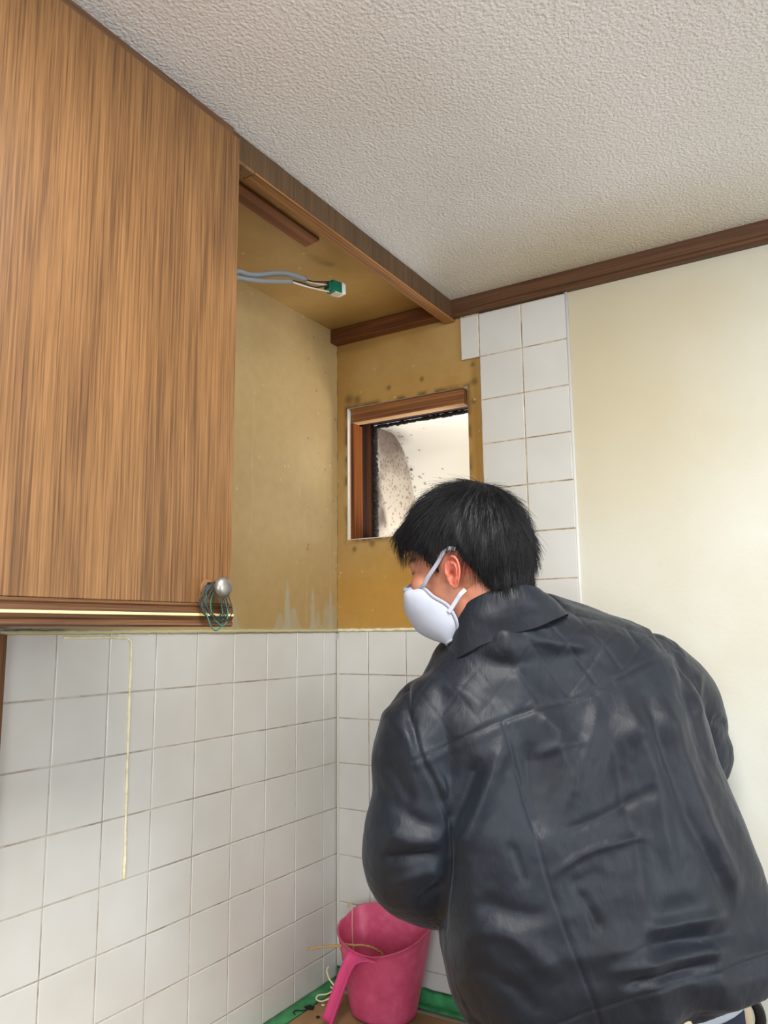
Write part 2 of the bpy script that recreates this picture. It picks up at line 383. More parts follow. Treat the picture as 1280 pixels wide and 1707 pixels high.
# hanging bead of sealant on the left tiles
mb = MB()
pts = spline([(.001, -.745, -.010), (.0012, -.70, -.0105), (.0012, -.64, -.011), (.0012, -.6175, -.014), (.0012, -.6120, -.03), (.001, -.6115, -.10), (.001, -.6105, -.20), (.001, -.6095, -.30), (.0015, -.6085, -.36), (.001, -.6085, -.402)], 12)
rr = [(.0018+.0010*random.random())*(1.3 if i > 95 else 1) for i in range(len(pts))]; rr[-1] = .0004
mb.tube([p+np.array([0, random.uniform(-.0004, .0004), 0]) for p in pts], rr, 7)
mb.build('sealant_bead', M_caulk, wl, True)

# trims: soffit beam, crown strip, batten, plank
mb = MB(); mb.box((.3105, -.86, .694), (.330, -.0, ZC), ch=.0015); b1 = struct(mb.build('trim_2', M_beam))
mb = MB(); mb.box((.3045, -.690, .6925), (.3300, -.001, .6965), ch=.0005); mb.build('beam_underside', M_beamu, b1)
mb = MB(); mb.box((.303, -.86, .691), (.3303, -.693, .6965), ch=.0006); mb.build('beam_underside_veneer', M_door, b1)
mb = MB(); mb.box((.3045, -.86, .6945), (.3105, -.001, .7355)); mb.build('beam_back', M_beamu, b1)
prof = [(0, ZC), (-.021, ZC), (-.021, .729), (-.0175, .724), (-.0175, .713), (-.0195, .708), (-.0195, .703), (-.016, .6995), (0, .6995)]
mb = MB(); mb.loft([[(x, y, z) for y, z in prof] for x in (.3302, XR)]); struct(mb.build('trim_3', M_trim, fixn=True))
mb = MB(); mb.box((.0006, -.030, .702), (.3043, -.0015, .7355), ch=.001); struct(mb.build('trim_4', M_batten))
mb = MB()
mb.loft([[(.212, y+.006, z), (.249, y, z), (.249, y, z+.006), (.212, y+.006, z+.006)] for y, z in ((-.415, .7295), (-.86, .7295))])
struct(mb.build('trim_5', M_plank, fixn=True))
# dark wooden casing at far left beside the tiles
mb = MB(); mb.box((.0005, -.9, -.62), (.012, -.8462, -.0046)); struct(mb.build('trim_6', wood('dark_casing', (112, 68, 24), (70, 40, 12), 2, 60)))

# ------------------------------------------------------------------ opening for the fan
mb = MB()
y1 = .036
hz = .503
mb.box((HX0+.004, .010, hz), (HX1-.014, y1, HZ1+.02), ch=.001)
hd = struct(mb.build('trim_7', M_stud))
mb = MB(); mb.box((HX0+.0045, .0105, hz-.0012), (HX1-.0145, y1-.0005, hz-.0002)); mb.build('pale_underside', M_studl, hd)
mb = MB(); mb.box((HX0+.001, .010, HZ0), (HX0+.010, .052, hz-.002), ch=.001); jm = struct(mb.build('trim_8', wood('stud_edge', (120, 66, 24), (72, 38, 14), 2, 40, .8, spec=.12)))
mb = MB(); mb.box((HX0-.004, .052, HZ0), (HX0+.008, .1095, HZ1)); mb.build('dark_stud', M_studv, jm)
mb = MB(); mb.box((HX0-.001, -.0004, HZ0), (HX0+.0022, .0105, HZ1-.006)); mb.build('cut_board_edge', mat('chalky_board_edge', (214, 206, 194), .9), jm)
mb = MB(); mb.box((HX0, -.0005, HZ0-.001), (HX1, .11, HZ0+.0015)); struct(mb.build('trim_9', M_cutcore))
# torn, sooty gasket round the hood mouth
M_soot = mat('black_sooty_gasket', (26, 22, 19), .85); v = coords(M_soot)
setc(M_soot, ramp(M_soot, noise(M_soot, v, 160, 3, .7), [(.5, (20, 17, 15)), (.72, (70, 64, 56)), (.8, (190, 182, 170))]))
setn(M_soot, bump(M_soot, noise(M_soot, v, 220, 3, .7), .8, .003))
M_hood = mat('white_enamel_hood', (232, 228, 220), .35)
v = coords(M_hood); sp = noise(M_hood, v, 260, 2, .6)
hood = empty('vent_hood', (.2, .11, .21)); HY = .114
thing(hood, 'white metal outdoor vent hood with black mould spots, seen through the square wall opening', 'vent hood')
X0, X1 = .045, .42
curve = [(HY, .512), (HY+.012, .513)]+[(float(AT(x, y, 0, X0)[1]), float(AT(x, y, 0, X0)[2])) for x, y in [(652, 722), (665, 737), (675, 760), (683, 790), (690, 830)]]+[(.335, .24), (.350, .14)]
curve = [(float(p[0]), float(p[1])) for p in [q[:2] for q in spline([(a, b, 0) for a, b in curve], 5)]]
def hood_shell(colpaint):
    xs = np.linspace(X0, X1, 150); C = np.array(curve); s = np.r_[0, np.cumsum(np.hypot(*np.diff(C, axis=0).T))]
    ss = np.linspace(0, s[-1], 150); cy = np.interp(ss, s, C[:, 0]); cz = np.interp(ss, s, C[:, 1])
    V = np.array([[(x, y, z) for x in xs] for y, z in zip(cy, cz)]).reshape(-1, 3)
    idx = np.arange(150*150).reshape(150, 150); F = np.stack([idx[:-1, :-1], idx[:-1, 1:], idx[1:, 1:], idx[1:, :-1]], -1).reshape(-1, 4)
    return V, F
def dirt_obj(name, V, F, cfun, parent):
    me = bpy.data.meshes.new(name); me.from_pydata(V.tolist(), [], F.tolist())
    Cc = cfun(V); ca = me.color_attributes.new('stain', 'FLOAT_COLOR', 'POINT')
    ca.data.foreach_set('color', np.concatenate([Cc, np.ones((len(Cc), 1))], 1).astype(np.float32).ravel())
    o = link(name, me, M_dirty, parent, True); md = o.modifiers.new('thick', 'SOLIDIFY'); md.thickness = .0012; md.offset = 1; return o
M_dirty = mat('mould_spotted_white_metal', (230, 226, 218), .4)
at_ = N(M_dirty, 'ShaderNodeVertexColor', layer_name='stain'); setc(M_dirty, at_.outputs[0])
def dots(V, n, seed, lo, hi, r, dens):
    g = np.random.default_rng(seed); w = np.zeros(len(V)); k = 0
    while k < n:
        c = g.uniform(lo, hi); k += 1
        if g.uniform() > dens(c): continue
        d = np.linalg.norm(V-c, axis=1); w = np.maximum(w, np.clip(1.5-d/(r*g.uniform(.5, 1.5)), 0, 1))
    return w
V, F = hood_shell(None)
def shell_col(V):
    C = np.tile(L3((234, 230, 222)), (len(V), 1)); lo, hi = V.min(0), V.max(0)
    idx = np.random.default_rng(3).integers(0, len(V), 1200); w = np.zeros(len(V)); g = np.random.default_rng(4)
    for i in idx:
        c = V[i]; dx = c[0]-X0
        if g.uniform() > math.exp(-dx/.022): continue
        d = np.linalg.norm(V-c, axis=1); w = np.maximum(w, np.clip(1.5-d/(.0022*g.uniform(.5, 1.6)), 0, 1))
    C = blend(C, (70, 56, 46), w*.85)
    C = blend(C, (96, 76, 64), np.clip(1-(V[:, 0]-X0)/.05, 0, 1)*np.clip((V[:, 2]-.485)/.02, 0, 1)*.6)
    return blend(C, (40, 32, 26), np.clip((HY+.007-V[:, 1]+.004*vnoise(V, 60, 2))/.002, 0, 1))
dirt_obj('hood_shell', V, F, shell_col, hood)
# side panel
C_ = np.array(curve); ny = 90
rows = []
for t in np.linspace(0, 1, 150):
    z = .14+(.512-.14)*t; ye = np.interp(z, C_[::-1, 1], C_[::-1, 0]); rows.append([(X0, HY+(ye-HY)*s, z) for s in np.linspace(0, 1, ny)])
V = np.array(rows).reshape(-1, 3); idx = np.arange(150*ny).reshape(150, ny); F = np.stack([idx[:-1, :-1], idx[:-1, 1:], idx[1:, 1:], idx[1:, :-1]], -1).reshape(-1, 4)
def side_col(V):
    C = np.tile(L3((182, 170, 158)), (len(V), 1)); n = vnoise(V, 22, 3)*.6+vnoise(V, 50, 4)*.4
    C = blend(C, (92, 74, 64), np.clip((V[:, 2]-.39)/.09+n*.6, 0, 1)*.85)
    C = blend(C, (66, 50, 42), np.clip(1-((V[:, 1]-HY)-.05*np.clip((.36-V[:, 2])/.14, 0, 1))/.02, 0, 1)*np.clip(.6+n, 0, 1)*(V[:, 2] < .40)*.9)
    C = blend(C, (235, 228, 218), np.clip(1-np.abs(V[:, 1]-np.interp(V[:, 2], C_[::-1, 1], C_[::-1, 0])+.002)/.004, 0, 1)*.5)
    g = np.random.default_rng(9); w = np.zeros(len(V))
    for i in g.integers(0, len(V), 520):
        d = np.linalg.norm(V-V[i], axis=1); w = np.maximum(w, np.clip(1.5-d/(.0018*g.uniform(.5, 1.7)), 0, 1))
    return blend(C, (56, 44, 38), w*.8)
dirt_obj('side_panel', V, F, side_col, hood)
mb = MB()
def ragged(p0, p1, w, t, n, mi=0):
    p0, p1 = np.array(p0), np.array(p1); pts = [p0+(p1-p0)*k/n for k in range(n+1)]
    mb.tube([p+rng.normal(0, w*.12, 3) for p in pts], [w*(.75+.5*random.random()) for _ in pts], 7)
ragged((HX0+.012, .106, HZ0+.003), (HX0+.012, .106, .512), .0075, 0, 60)
ragged((HX0+.012, .108, .512), (HX1+.02, .108, .513), .0045, 0, 60)
mb.build('sooty_gasket', M_soot, hood, True)
mb = MB(); mb.tube([tuple(AT(686, 783, 0, X0+.012)+np.array([0, .0, .0])), tuple(AT(686, 783, 0, X0+.008)+np.array([0, -.004, 0]))], .0035, 10); mb.build('screw', mat('rusty_screw', (120, 100, 84), .5, Metallic=.6), hood, True)
# dark box, painted as the shade in the gap above the hood mouth
mb = MB(); mb.box((HX0, .086, .5185), (HX1, .11, HZ1)); struct(mb.build('trim_10', mat('gap_shade_brown', (46, 24, 14), .8)))
# outside ground of pale concrete lit by daylight
mb = MB(); mb.box((-1.2, .12, ZF-.1), (2, 2.6, ZF)); struct(mb.build('trim_11', mat('outdoor_concrete', (190, 186, 178), .9)))

# ------------------------------------------------------------------ wall cabinet
cab = empty('wall_cabinet', (.17, -1.05, 0.0))
thing(cab, 'oak-laminate wall cabinet under the ceiling at upper left, with a round grey knob', 'cabinet')
DX = .345; DY0, DY1 = -1.34, -.7415
mb = MB()
mb.box((.0025, DY0, .004), (.3035, DY0+.018, .69)); mb.box((.0025, -.762, .004), (.3035, -.744, .69))
mb.box((.0025, DY0, .004), (.325, -.744, .020)); mb.box((.0025, DY0, .672), (.3035, -.744, .69)); mb.box((.0025, DY0, .004), (.006, -.744, .69))
mb.box((.3035, DY0, .004), (.3249, DY0+.018, .69)); mb.box((.3035, -.762, .004), (.3249, -.744, .69))
mb.build('body', M_door, cab)
mb = MB(); mb.box((.3302, -1.36, .7000), (.3325, -.742, ZC-.0004)); mb.build('filler_strip', wood('filler_oak', (98, 68, 44), (74, 48, 30), 1, 80), cab)
mb = MB(); mb.box((.3252+.0055, DY0, .0325), (DX, DY1, .7165), ch=.0012); door = mb.build('door', M_door, cab)
prof = [(DX-.016, .0030), (DX+.0010, .0030), (DX+.0035, .0050), (DX+.0035, .0085), (DX+.0015, .0105), (DX+.0030, .0125), (DX+.0045, .0165), (DX+.0045, .0168)]
prof2 = [(DX+.0045, .0205), (DX+.0030, .0262), (DX+.0012, .0275), (DX+.0030, .0295), (DX+.0030, .0310), (DX+.0010, .0325), (DX-.016, .0325)]
full = prof+prof2
mb = MB(); mb.loft([[(x, y, z) for x, z in full] for y in (DY0, DY1+.0005)]); mo = mb.build('moulding', M_mould, cab, fixn=True)
mb = MB(); mb.box((DX+.003, DY0, .0166), (DX+.0050, DY1+.0007, .0198), ch=.0004)
mb.build('gold_inlay', mat('pale_gold_inlay', (246, 226, 150), .35, Metallic=.15), mo)
# knob
kc = AT(372, 979, 0, .385); kb = AT(343, 981, 0, DX)
ky, kz = float(kb[1])+.0, float(kb[2])
kn = []
M_knob = mat('brushed_nickel', (150, 146, 138), .38, Metallic=.85)
def revolve(mb, prof, c, n=28):
    mb.loft([[(c[0]+a, c[1]+r*math.cos(q), c[2]+r*math.sin(q)) for q in np.linspace(0, 2*math.pi, n, endpoint=False)] for a, r in prof])
mb = MB(); KY = float(AT(362, 980, 0, .362)[1]); KZ = float(AT(362, 980, 0, .362)[2])
revolve(mb, [(.0, .0085), (.002, .0085), (.004, .0065), (.020, .0058), (.0215, .0075), (.0225, .0115), (.0245, .0135), (.0275, .0140), (.031, .0128), (.0335, .0095), (.0348, .005), (.0352, .0005)], (DX, KY, KZ))
mb.build('knob', M_knob, door, True, fixn=True)
# ring of wear on the door behind the knob
mb = MB(); revolve(mb, [(.0001, .0115), (.0004, .0112), (.0004, .0005)], (DX, KY-.001, KZ)); mb.build('worn_ring', mat('amber_worn_varnish', (140, 92, 44), .5), door, fixn=True)
# coils of wire hung on the knob
def coil(col, name, loops, label, r0=.0007):
    mb = MB()
    for (dx, dy, w, h, t) in loops:
        pts = []
        for q in np.linspace(0, 2*math.pi, 44):
            s = math.sin(q); c = math.cos(q)
            yy = KY+dy+1.55*w*s*(1-.25*c)+.0012*math.sin(3*q+t); zz = KZ+.0072-h/2+h/2*c+.001*math.sin(5*q+t)
            pts.append((DX+dx+.002*math.sin(q*2+t)+.0035*max(0, -c), yy+t*.0008*(1-c), zz))
        mb.tube(pts, r0, 6, cap=False)
    return thing(mb.build(name, mat(name+'_plastic', col, .4), None, True, fixn=True), label, 'wire', 'thin wires hung on the cabinet knob')
coil((30, 36, 36), 'wire_coil', [(.008, 0, .0125, .047, 0), (.011, .001, .0145, .052, 1.3), (.014, -.002, .0115, .044, 2.2), (.0165, .002, .0135, .049, 3.1), (.010, -.003, .0155, .046, 4)], 'black wire looped several times over the cabinet knob', .0008)
coil((24, 104, 84), 'wire_coil', [(.0125, 0, .010, .061, .6), (.0155, .003, .0085, .055, 2.7)], 'green wire hanging lowest in loops from the cabinet knob', .00078)

# ------------------------------------------------------------------ electric cable with connector
XC = .20
M_gcable = mat('grey_pvc_sheath', (126, 130, 134), .5); M_blk = mat('black_insulation', (34, 34, 36), .45); M_wht = mat('white_insulation', (206, 200, 190), .5)
M_grn = mat('green_connector_plastic', (14, 104, 78), .35); M_lever = mat('white_connector_plastic', (226, 224, 220), .4)
root = empty('electric_cable', tuple(AT(510, 467, 0, XC)))
thing(root, 'pair of grey sheathed cables with stripped ends hanging from the yellowed soffit board', 'cable')
def cl(pts, x=XC): return [AT(a, b, 0, x+dx) for a, b, dx in pts]
mb = MB(); mb.tube(spline([np.array([.165, -.655, .737]), np.array([.172, -.655, .712]), np.array([.188, -.648, .682])]+cl([(384, 446, 0), (398, 453, 0), (420, 459, 0), (455, 456, 0), (480, 457, 0), (509, 466, 0)]), 6), .0048, 12, flat=1.3)
mb.build('sheath', M_gcable, root, True, fixn=True)
mb = MB(); mb.tube(spline([np.array([.165, -.640, .737]), np.array([.174, -.642, .705]), np.array([.192, -.638, .672])]+cl([(384, 456, .004), (398, 463, .004), (430, 468, .004), (460, 469, .004), (486, 469, .004)]), 6), .0040, 12, flat=1.2)
mb.build('sheath', M_gcable, root, True, fixn=True)
for m_, nm, ps in ((M_blk, 'core', [(506, 464, 0), (520, 469, 0), (540, 470, 0), (556, 469, 0)]), (M_blk, 'core', [(484, 467, .004), (505, 472, .003), (525, 479, .002), (552, 475, 0)]),
                   (M_wht, 'core', [(484, 469, .004), (505, 476, .005), (528, 482, .004), (548, 486, .003)]), (M_wht, 'core', [(508, 468, -.002), (525, 472, -.003), (545, 475, -.003), (556, 473, -.003)])):
    mb = MB(); mb.tube(spline(cl(ps), 6), .0016, 8); mb.build(nm, m_, root, True, fixn=True)
con = empty('wire_connector', tuple(AT(560, 482, 0, XC)))
thing(con, 'small green push-in wire connector with white end on the grey cable tips', 'connector')
e1 = nrm(AT(575, 483, 0, XC)-AT(545, 477, 0, XC)); up = np.array([0, 0, 1.]); e1 = nrm([0.25, .93, .02]); e3 = nrm(up-e1*(up@e1)); e2 = np.cross(e3, e1)
def obox(mb, c, h, mi=0):
    c = np.array(c); o = len(mb.v); mb.box((-h[0], -h[1], -h[2]), h, mi, ch=min(h)*.12)
    mb.v[o:] = [tuple(c+e1*v[0]+e2*v[1]+e3*v[2]) for v in mb.v[o:]]
cc = AT(557, 480, 0, XC)
mb = MB(); obox(mb, cc, (.0125, .0105, .0120)); obox(mb, cc-e1*.015-e3*.002, (.0050, .0085, .0080)); mb.build('housing', M_grn, con)
mb = MB(); obox(mb, cc+e1*.0158, (.0030, .0108, .0121)); obox(mb, cc+e1*.0210, (.0018, .0098, .0108)); mb.build('end_cap', M_lever, con)
mb = MB(); obox(mb, cc+e1*.004-e3*.0122, (.009, .0098, .0014)); mb.build('bottom_lever', mat('beige_lever', (196, 186, 168), .5), con)
mb = MB()
for k in (-1, 1):
    for q in (-.5, .5): obox(mb, cc-e1*.0202+e2*.0045*k-e3*(.002-q*.0065), (.0010, .0020, .0016))
mb.build('wire_port', mat('dark_green_port', (6, 48, 36), .5), con)

# ------------------------------------------------------------------ worktop, masking
ZW = -.7610
wt = None
M_top = mat('worktop_laminate', (190, 180, 165), .4)
mb = MB(); mb.box((.002, -2.3, ZW-.045), (.51, -.008, ZW-.0045), ch=.003)
wt = thing(mb.build('worktop', M_top), 'continuous kitchen worktop running along the left tiled wall', 'worktop')
M_card = mat('brown_cardboard', (158, 126, 90), .85, .2); v = coords(M_card); setc(M_card, ramp(M_card, noise(M_card, v, 10, 4, .6), [(.3, (140, 108, 74)), (.7, (172, 140, 102))]))
mb = MB(); mb.loft([[(.030, -2.2, z), (.50, -2.2, z), (.50, -.045, z), (.036, -.06, z)] for z in (ZW-.0044, ZW-.0012)])
thing(mb.build('cardboard_sheet', M_card, fixn=True), 'brown cardboard protection sheet lying on the worktop under the pink bucket', 'cardboard')
M_tape = mat('green_masking_tape', (52, 142, 84), .45, Transmission_Weight=.0); v = coords(M_tape)
setc(M_tape, ramp(M_tape, noise(M_tape, v, 25, 3, .6), [(.3, (38, 122, 72)), (.7, (74, 160, 100))])); setn(M_tape, bump(M_tape, noise(M_tape, v, 60, 3, .5, .6), .5, .003))
def ltape(along, a, b, wup, wout):
    rows = []
    for t in np.linspace(a, b, 60):
        j = rng.normal(0, .0007); k = rng.normal(0, .0006)
        pr = [(.0012, wup+j), (.0018+abs(k), wup*.5), (.003, ZW-(ZW)+.004), (.012, .0008), (wout*.5, .0006+abs(j)), (wout+k, .0004), (wout, .0001), (.002, 0), (.0008, .003)]
        rows.append([((p[0]+0.0015, -t, ZW+p[1]) if along == 'y' else (t, -(p[0]+.0065), ZW+p[1])) for p in pr])
    mb = MB(); mb.loft(rows, True); return mb
thing(ltape('y', .008, 1.2, .004, .034).build('masking_tape', M_tape, None, True, fixn=True), 'green masking tape along the foot of the left tiled wall', 'tape')
thing(ltape('x', .004, .508, .026, .030).build('masking_tape', M_tape, None, True, fixn=True), 'green masking tape along the foot of the back wall behind the pink bucket', 'tape')

# ------------------------------------------------------------------ pink bucket
M_pink = mat('faded_pink_plastic', (206, 80, 118), .42, .4); v = coords(M_pink)
setc(M_pink, ramp(M_pink, noise(M_pink, v, 30, 4, .65), [(.3, (192, 74, 106)), (.55, (208, 84, 120)), (.75, (216, 104, 134))]))
BC = np.array([.178, -.098]); BZ0 = ZW+.0008
bk = empty('bucket', (BC[0], BC[1], BZ0)); thing(bk, 'pink plastic scoop bucket with slanted rim and long front handle, in the tiled corner', 'bucket')
def bshape(t, k, inset=0.0):       # t angle, k 0 bottom..1 top
    w = (.066+.037*k)-inset; dback = (.040+.020*k)-inset; dfront = (.052+.020*k)-inset
    c, s = math.cos(t), math.sin(t)
    e = .50 if s > 0 else .95
    x = w*np.sign(c)*abs(c)**e; y = (dback if s > 0 else dfront)*np.sign(s)*abs(s)**e
    return x, y
def rimz(t):
    s = math.sin(t-.12); u = (s+1)/2
    return .128+.056*u**.75+.006*math.cos(t)
mb = MB(); nT = 96; rings = []
KS = list(np.linspace(0, 1, 14))
def ring(k, inset, z0=None):
    r = []
    for j in range(nT):
        t = 2*math.pi*j/nT; H = rimz(t); z = k*H
        kk = z/.18; x, y = bshape(t, kk, inset); r.append((BC[0]+x, BC[1]+y, BZ0+(z if z0 is None else z0)))
    return r
rings = [[(BC[0]+bshape(2*math.pi*j/nT, 0, .006)[0], BC[1]+bshape(2*math.pi*j/nT, 0, .006)[1], BZ0) for j in range(nT)], [(p[0], p[1], p[2]+.003) for p in ring(0, 0)]]
rings += [ring(k, 0) for k in KS[1:]]
lip = [(p[0]+(p[0]-BC[0])*.018, p[1]+(p[1]-BC[1])*.018, p[2]+.0012) for p in ring(1, 0)]
rings += [lip, [(p[0], p[1], p[2]+.002) for p in ring(1, .0022)]]
rings += [ring(k, .0026) for k in KS[::-1][:-1]]+[ring(0, .0026, .003)]
mb.loft(rings, True); mb.build('shell', M_pink, bk, True, fixn=True)
# handle: a tapering channel flowing out of the front rim, bending downwards
mb = MB(); ta = math.radians(268); hx, hy = bshape(ta, .72); hdir = nrm([-.50, -.86, 0]); wd = np.array([-hdir[1], hdir[0], 0]); rr = []
p0 = np.array([BC[0]+hx, BC[1]+hy, BZ0+rimz(ta)])
path = spline([p0-hdir*.001+np.array([0, 0, -.0005]), p0+hdir*.010+np.array([0, 0, -.003]), p0+hdir*.021+np.array([0, 0, -.016]), p0+hdir*.031+np.array([0, 0, -.042]), p0+hdir*.044+np.array([0, 0, -.080]), p0+hdir*.058+np.array([0, 0, -.121])], 6)
path = [p-nrm([.86, -.5, 0])*.030*(k/(len(path)-1))**1.3 for k, p in enumerate(path)]
for i, p in enumerate(path):
    s = i/(len(path)-1); t = path[min(i+1, len(path)-1)]-path[max(i-1, 0)]; t = t/np.linalg.norm(t); wq = nrm(np.array([.95, -.30, 0])*(1-min(1, 2.2*s))+wd*min(1, 2.2*s)); nn = np.cross(t, wq)
    w = .044*(1-s*3)+.019*s*3 if s < .333 else .019-.002*(s-.333); th = .0016; dep = .007*min(1, s*3)
    outer = [(-w, -dep), (-w*.92, -dep*.2), (-w*.6, 0.0012), (0, .002), (w*.6, .0012), (w*.92, -dep*.2), (w, -dep)]
    inner = [(a*.90, b-th*1.3) for a, b in outer[::-1]]
    rr.append([p+wq*a-nn*b for a, b in outer+inner])
mb.loft(rr, True); mb.build('handle', mat('bright_pink_plastic', (216, 70, 126), .4), bk, True, fixn=True)

def strand(name, pts, r, m, label, cat, n=8, jit=0, flat=1, group=None):
    mb = MB(); P = spline(pts, n); mb.tube([p+rng.normal(0, jit, 3) for p in P], [r*(.8+.4*random.random()) if jit else r for _ in P], 8, flat=flat)
    return thing(mb.build(name, m, None, True, fixn=True), label, cat, group)
BI = lambda x, y, z: np.array([x, y, z])
# peeled sealant strip resting over the bucket's rim
yb = -.125
sp_ = [AT(514, 1581, 1, -.165), AT(540, 1578, 1, -.155), AT(566, 1576, 1, -.145), AT(592, 1575, 1, -.13), AT(612, 1577, 1, -.115), AT(628, 1584, 1, -.10), AT(640, 1594, 1, -.09), AT(648, 1610, 1, -.085)]
strand('peeled_sealant_strip', sp_, .0036, mat('dirty_tan_sealant', (176, 140, 88), .7), 'tan twisted strip of peeled sealant sticking out left over the bucket rim', 'sealant strip', jit=.0006, flat=.6)
sp_ = [AT(579, 1512, 1, -.062), AT(584, 1506, 1, -.060), AT(587, 1516, 1, -.066), AT(587, 1545, 1, -.072), AT(588, 1570, 1, -.078), AT(590, 1598, 1, -.082)]
strand('thin_sealant_strip', sp_, .0014, mat('pale_pinkish_sealant', (204, 160, 136), .6), 'thin pale strand hanging over the left rim inside the pink bucket', 'sealant strip')
sp_ = [AT(548, 1611, 1, -.115), AT(545, 1618, 1, -.115), AT(549, 1632, 1, -.115), AT(557, 1643, 1, -.115), AT(560, 1650, 1, -.11), AT(549, 1664, 1, -.12), AT(535, 1669, 1, -.13), AT(527, 1665, 1, -.135), AT(531, 1659, 1, -.13), AT(545, 1657, 1, -.125), AT(556, 1650, 1, -.12), AT(551, 1645, 1, -.12)]
sp_ = [np.array([p[0], p[1], max(p[2], ZW+.0025)]) for p in sp_]
strand('curled_sealant_strip', sp_, .0021, mat('cream_sealant', (222, 208, 170), .6), 'cream curled sealant strip lying on the green tape left of the bucket', 'sealant strip', flat=.7)
# scraps
def scrap(px, py, r, col, name, label, spikes=9, seed=0, tail=None):
    g = np.random.default_rng(seed); c = AT(px, py, 2, ZW+.001); mb = MB()
    top = []; bot = []
    for j in range(spikes*2):
        q = 2*math.pi*j/(spikes*2); rr = r*(g.uniform(.75, 1.1) if j % 2 else g.uniform(.4, .7)); top.append((c[0]+rr*math.cos(q), c[1]+.7*rr*math.sin(q), ZW+.0022+g.uniform(0, .002))); bot.append((top[-1][0], top[-1][1], ZW+.0008))
    mb.loft([bot, top])
    if tail: mb.tube(spline([AT(a, b, 2, ZW+.002) for a, b in tail], 6), .0011, 6)
    return thing(mb.build(name, mat(name+'_dark', col, .8), None, fixn=True), label, 'scrap')
scrap(516, 1680, .013, (16, 14, 16), 'black_scrap', 'black frayed scrap with a thin tail on the green tape at the left wall', seed=1, tail=[(512, 1683), (503, 1685), (495, 1684), (489, 1687), (492, 1691)])
scrap(530, 1696, .005, (34, 22, 14), 'dark_crumb', 'tiny dark crumb on the cardboard left of the pink bucket handle', 6, 2)
scrap(538, 1676, .004, (226, 218, 200), 'white_crumb', 'tiny white crumb on the cardboard below the curled strip', 5, 3)

# ------------------------------------------------------------------ the person
FLOORZ = ZF
PR = empty('person', (.74, -.36, FLOORZ))
thing(PR, 'person in dark navy jacket and pale face mask leaning over the worktop, back turned', 'person')
HRT = nrm([CR[0], CR[1], 0]); HFW = nrm([CF[0], CF[1], 0])
# head frame: f face direction, l towards the person's left side (which faces the camera), u crown
def hbasis(yaw, pit, rol):
    z = np.array([0, 0, 1.]); f0 = -math.cos(yaw)*HRT+math.sin(yaw)*HFW; l0 = np.cross(z, f0)
    f = math.cos(pit)*f0-math.sin(pit)*z; u1 = math.sin(pit)*f0+math.cos(pit)*z
    return f, math.cos(rol)*l0+math.sin(rol)*u1, -math.sin(rol)*l0+math.cos(rol)*u1
HF, HL, HU = hbasis(.46, .20, -.06)
HS = .95
HO = PT(763, 957, 1.10)-HL*.074*HS        # ear level, mid head
def H(f, l, u): return HO+HS*(HF*f+HL*l+HU*u)
def hell(mb, c, r, rot=0):
    a, b = HF*math.cos(rot)+HU*math.sin(rot), -HF*math.sin(rot)+HU*math.cos(rot)
    mb.ellipsoid(H(*c), [a*r[0]*HS, HL*r[1]*HS, b*r[2]*HS], 32, 20)
def remesh(mb, vox, it=2, lam=.5, name='tmp'):
    me = mb.mesh(name); o = bpy.data.objects.new(name, me); COL.objects.link(o)
    md = o.modifiers.new('r', 'REMESH'); md.mode = 'VOXEL'; md.voxel_size = vox; md.adaptivity = 0
    dg = bpy.context.evaluated_depsgraph_get(); dg.update(); ev = o.evaluated_get(dg)
    m2 = bpy.data.meshes.new_from_object(ev); bpy.data.objects.remove(o); bpy.data.meshes.remove(me)
    V = np.empty(len(m2.vertices)*3); m2.vertices.foreach_get('co', V); V = V.reshape(-1, 3)
    V = laplace(m2, V, it, lam); m2.vertices.foreach_set('co', V.ravel()); m2.update(); return m2, V
def laplace(me, V, it, lam):
    E = np.empty(len(me.edges)*2, np.int32); me.edges.foreach_get('vertices', E); E = E.reshape(-1, 2)
    deg = np.bincount(E.ravel(), minlength=len(V))[:, None]+1e-9
    for _ in range(it):
        S = np.zeros_like(V)
        for k in range(3): S[:, k] = np.bincount(E[:, 0], V[E[:, 1], k], len(V))+np.bincount(E[:, 1], V[E[:, 0], k], len(V))
        V = V+lam*(S/deg-V)
    return V
def normals(me):
    me.update(); n = np.empty(len(me.vertices)*3); me.vertex_normals.foreach_get('vector', n); return n.reshape(-1, 3)

# joints
d2r = math.radians
S_L = PT(740, 1215, 1.15); S_R = PT(1080, 1125, 1.235)
E_L = PT(682, 1432, 1.10); E_R = PT(1160, 1250, 1.303)
W_L = PT(790, 1500, 1.33); W_R = PT(1010, 1400, 1.42)
NECK = PT(845, 1050, 1.165); HIP = PT(1005, 1640, 1.10)
W_L = np.array([.53, -.28, -.42]); W_R = np.array([.64, -.17, -.40])
# body skin
mb = MB()
hell(mb, (.000, 0, .050), (.092, .077, .085)); hell(mb, (-.030, 0, .030), (.062, .070, .070)); hell(mb, (.040, 0, .030), (.052, .062, .075))
hell(mb, (.038, 0, -.030), (.052, .056, .060)); hell(mb, (.050, 0, -.060), (.036, .038, .034)); hell(mb, (.015, 0, -.050), (.045, .056, .050), -.4)
hell(mb, (.085, 0, .035), (.012, .042, .010)); hell(mb, (.094, 0, -.012), (.024, .013, .014), -.6); hell(mb, (.092, 0, .010), (.012, .009, .026), .1)
hell(mb, (.083, 0, -.050), (.014, .026, .016))
for s in (-1, 1):
    hell(mb, (.074, .036*s, .000), (.020, .022, .020)); hell(mb, (.0775, .032*s, .021), (.0125, .0135, .0115))
    mb.tube([H(.090, .012*s, .036), H(.088, .03*s, .040), H(.076, .05*s, .034)], [.006, .0065, .005], 8)
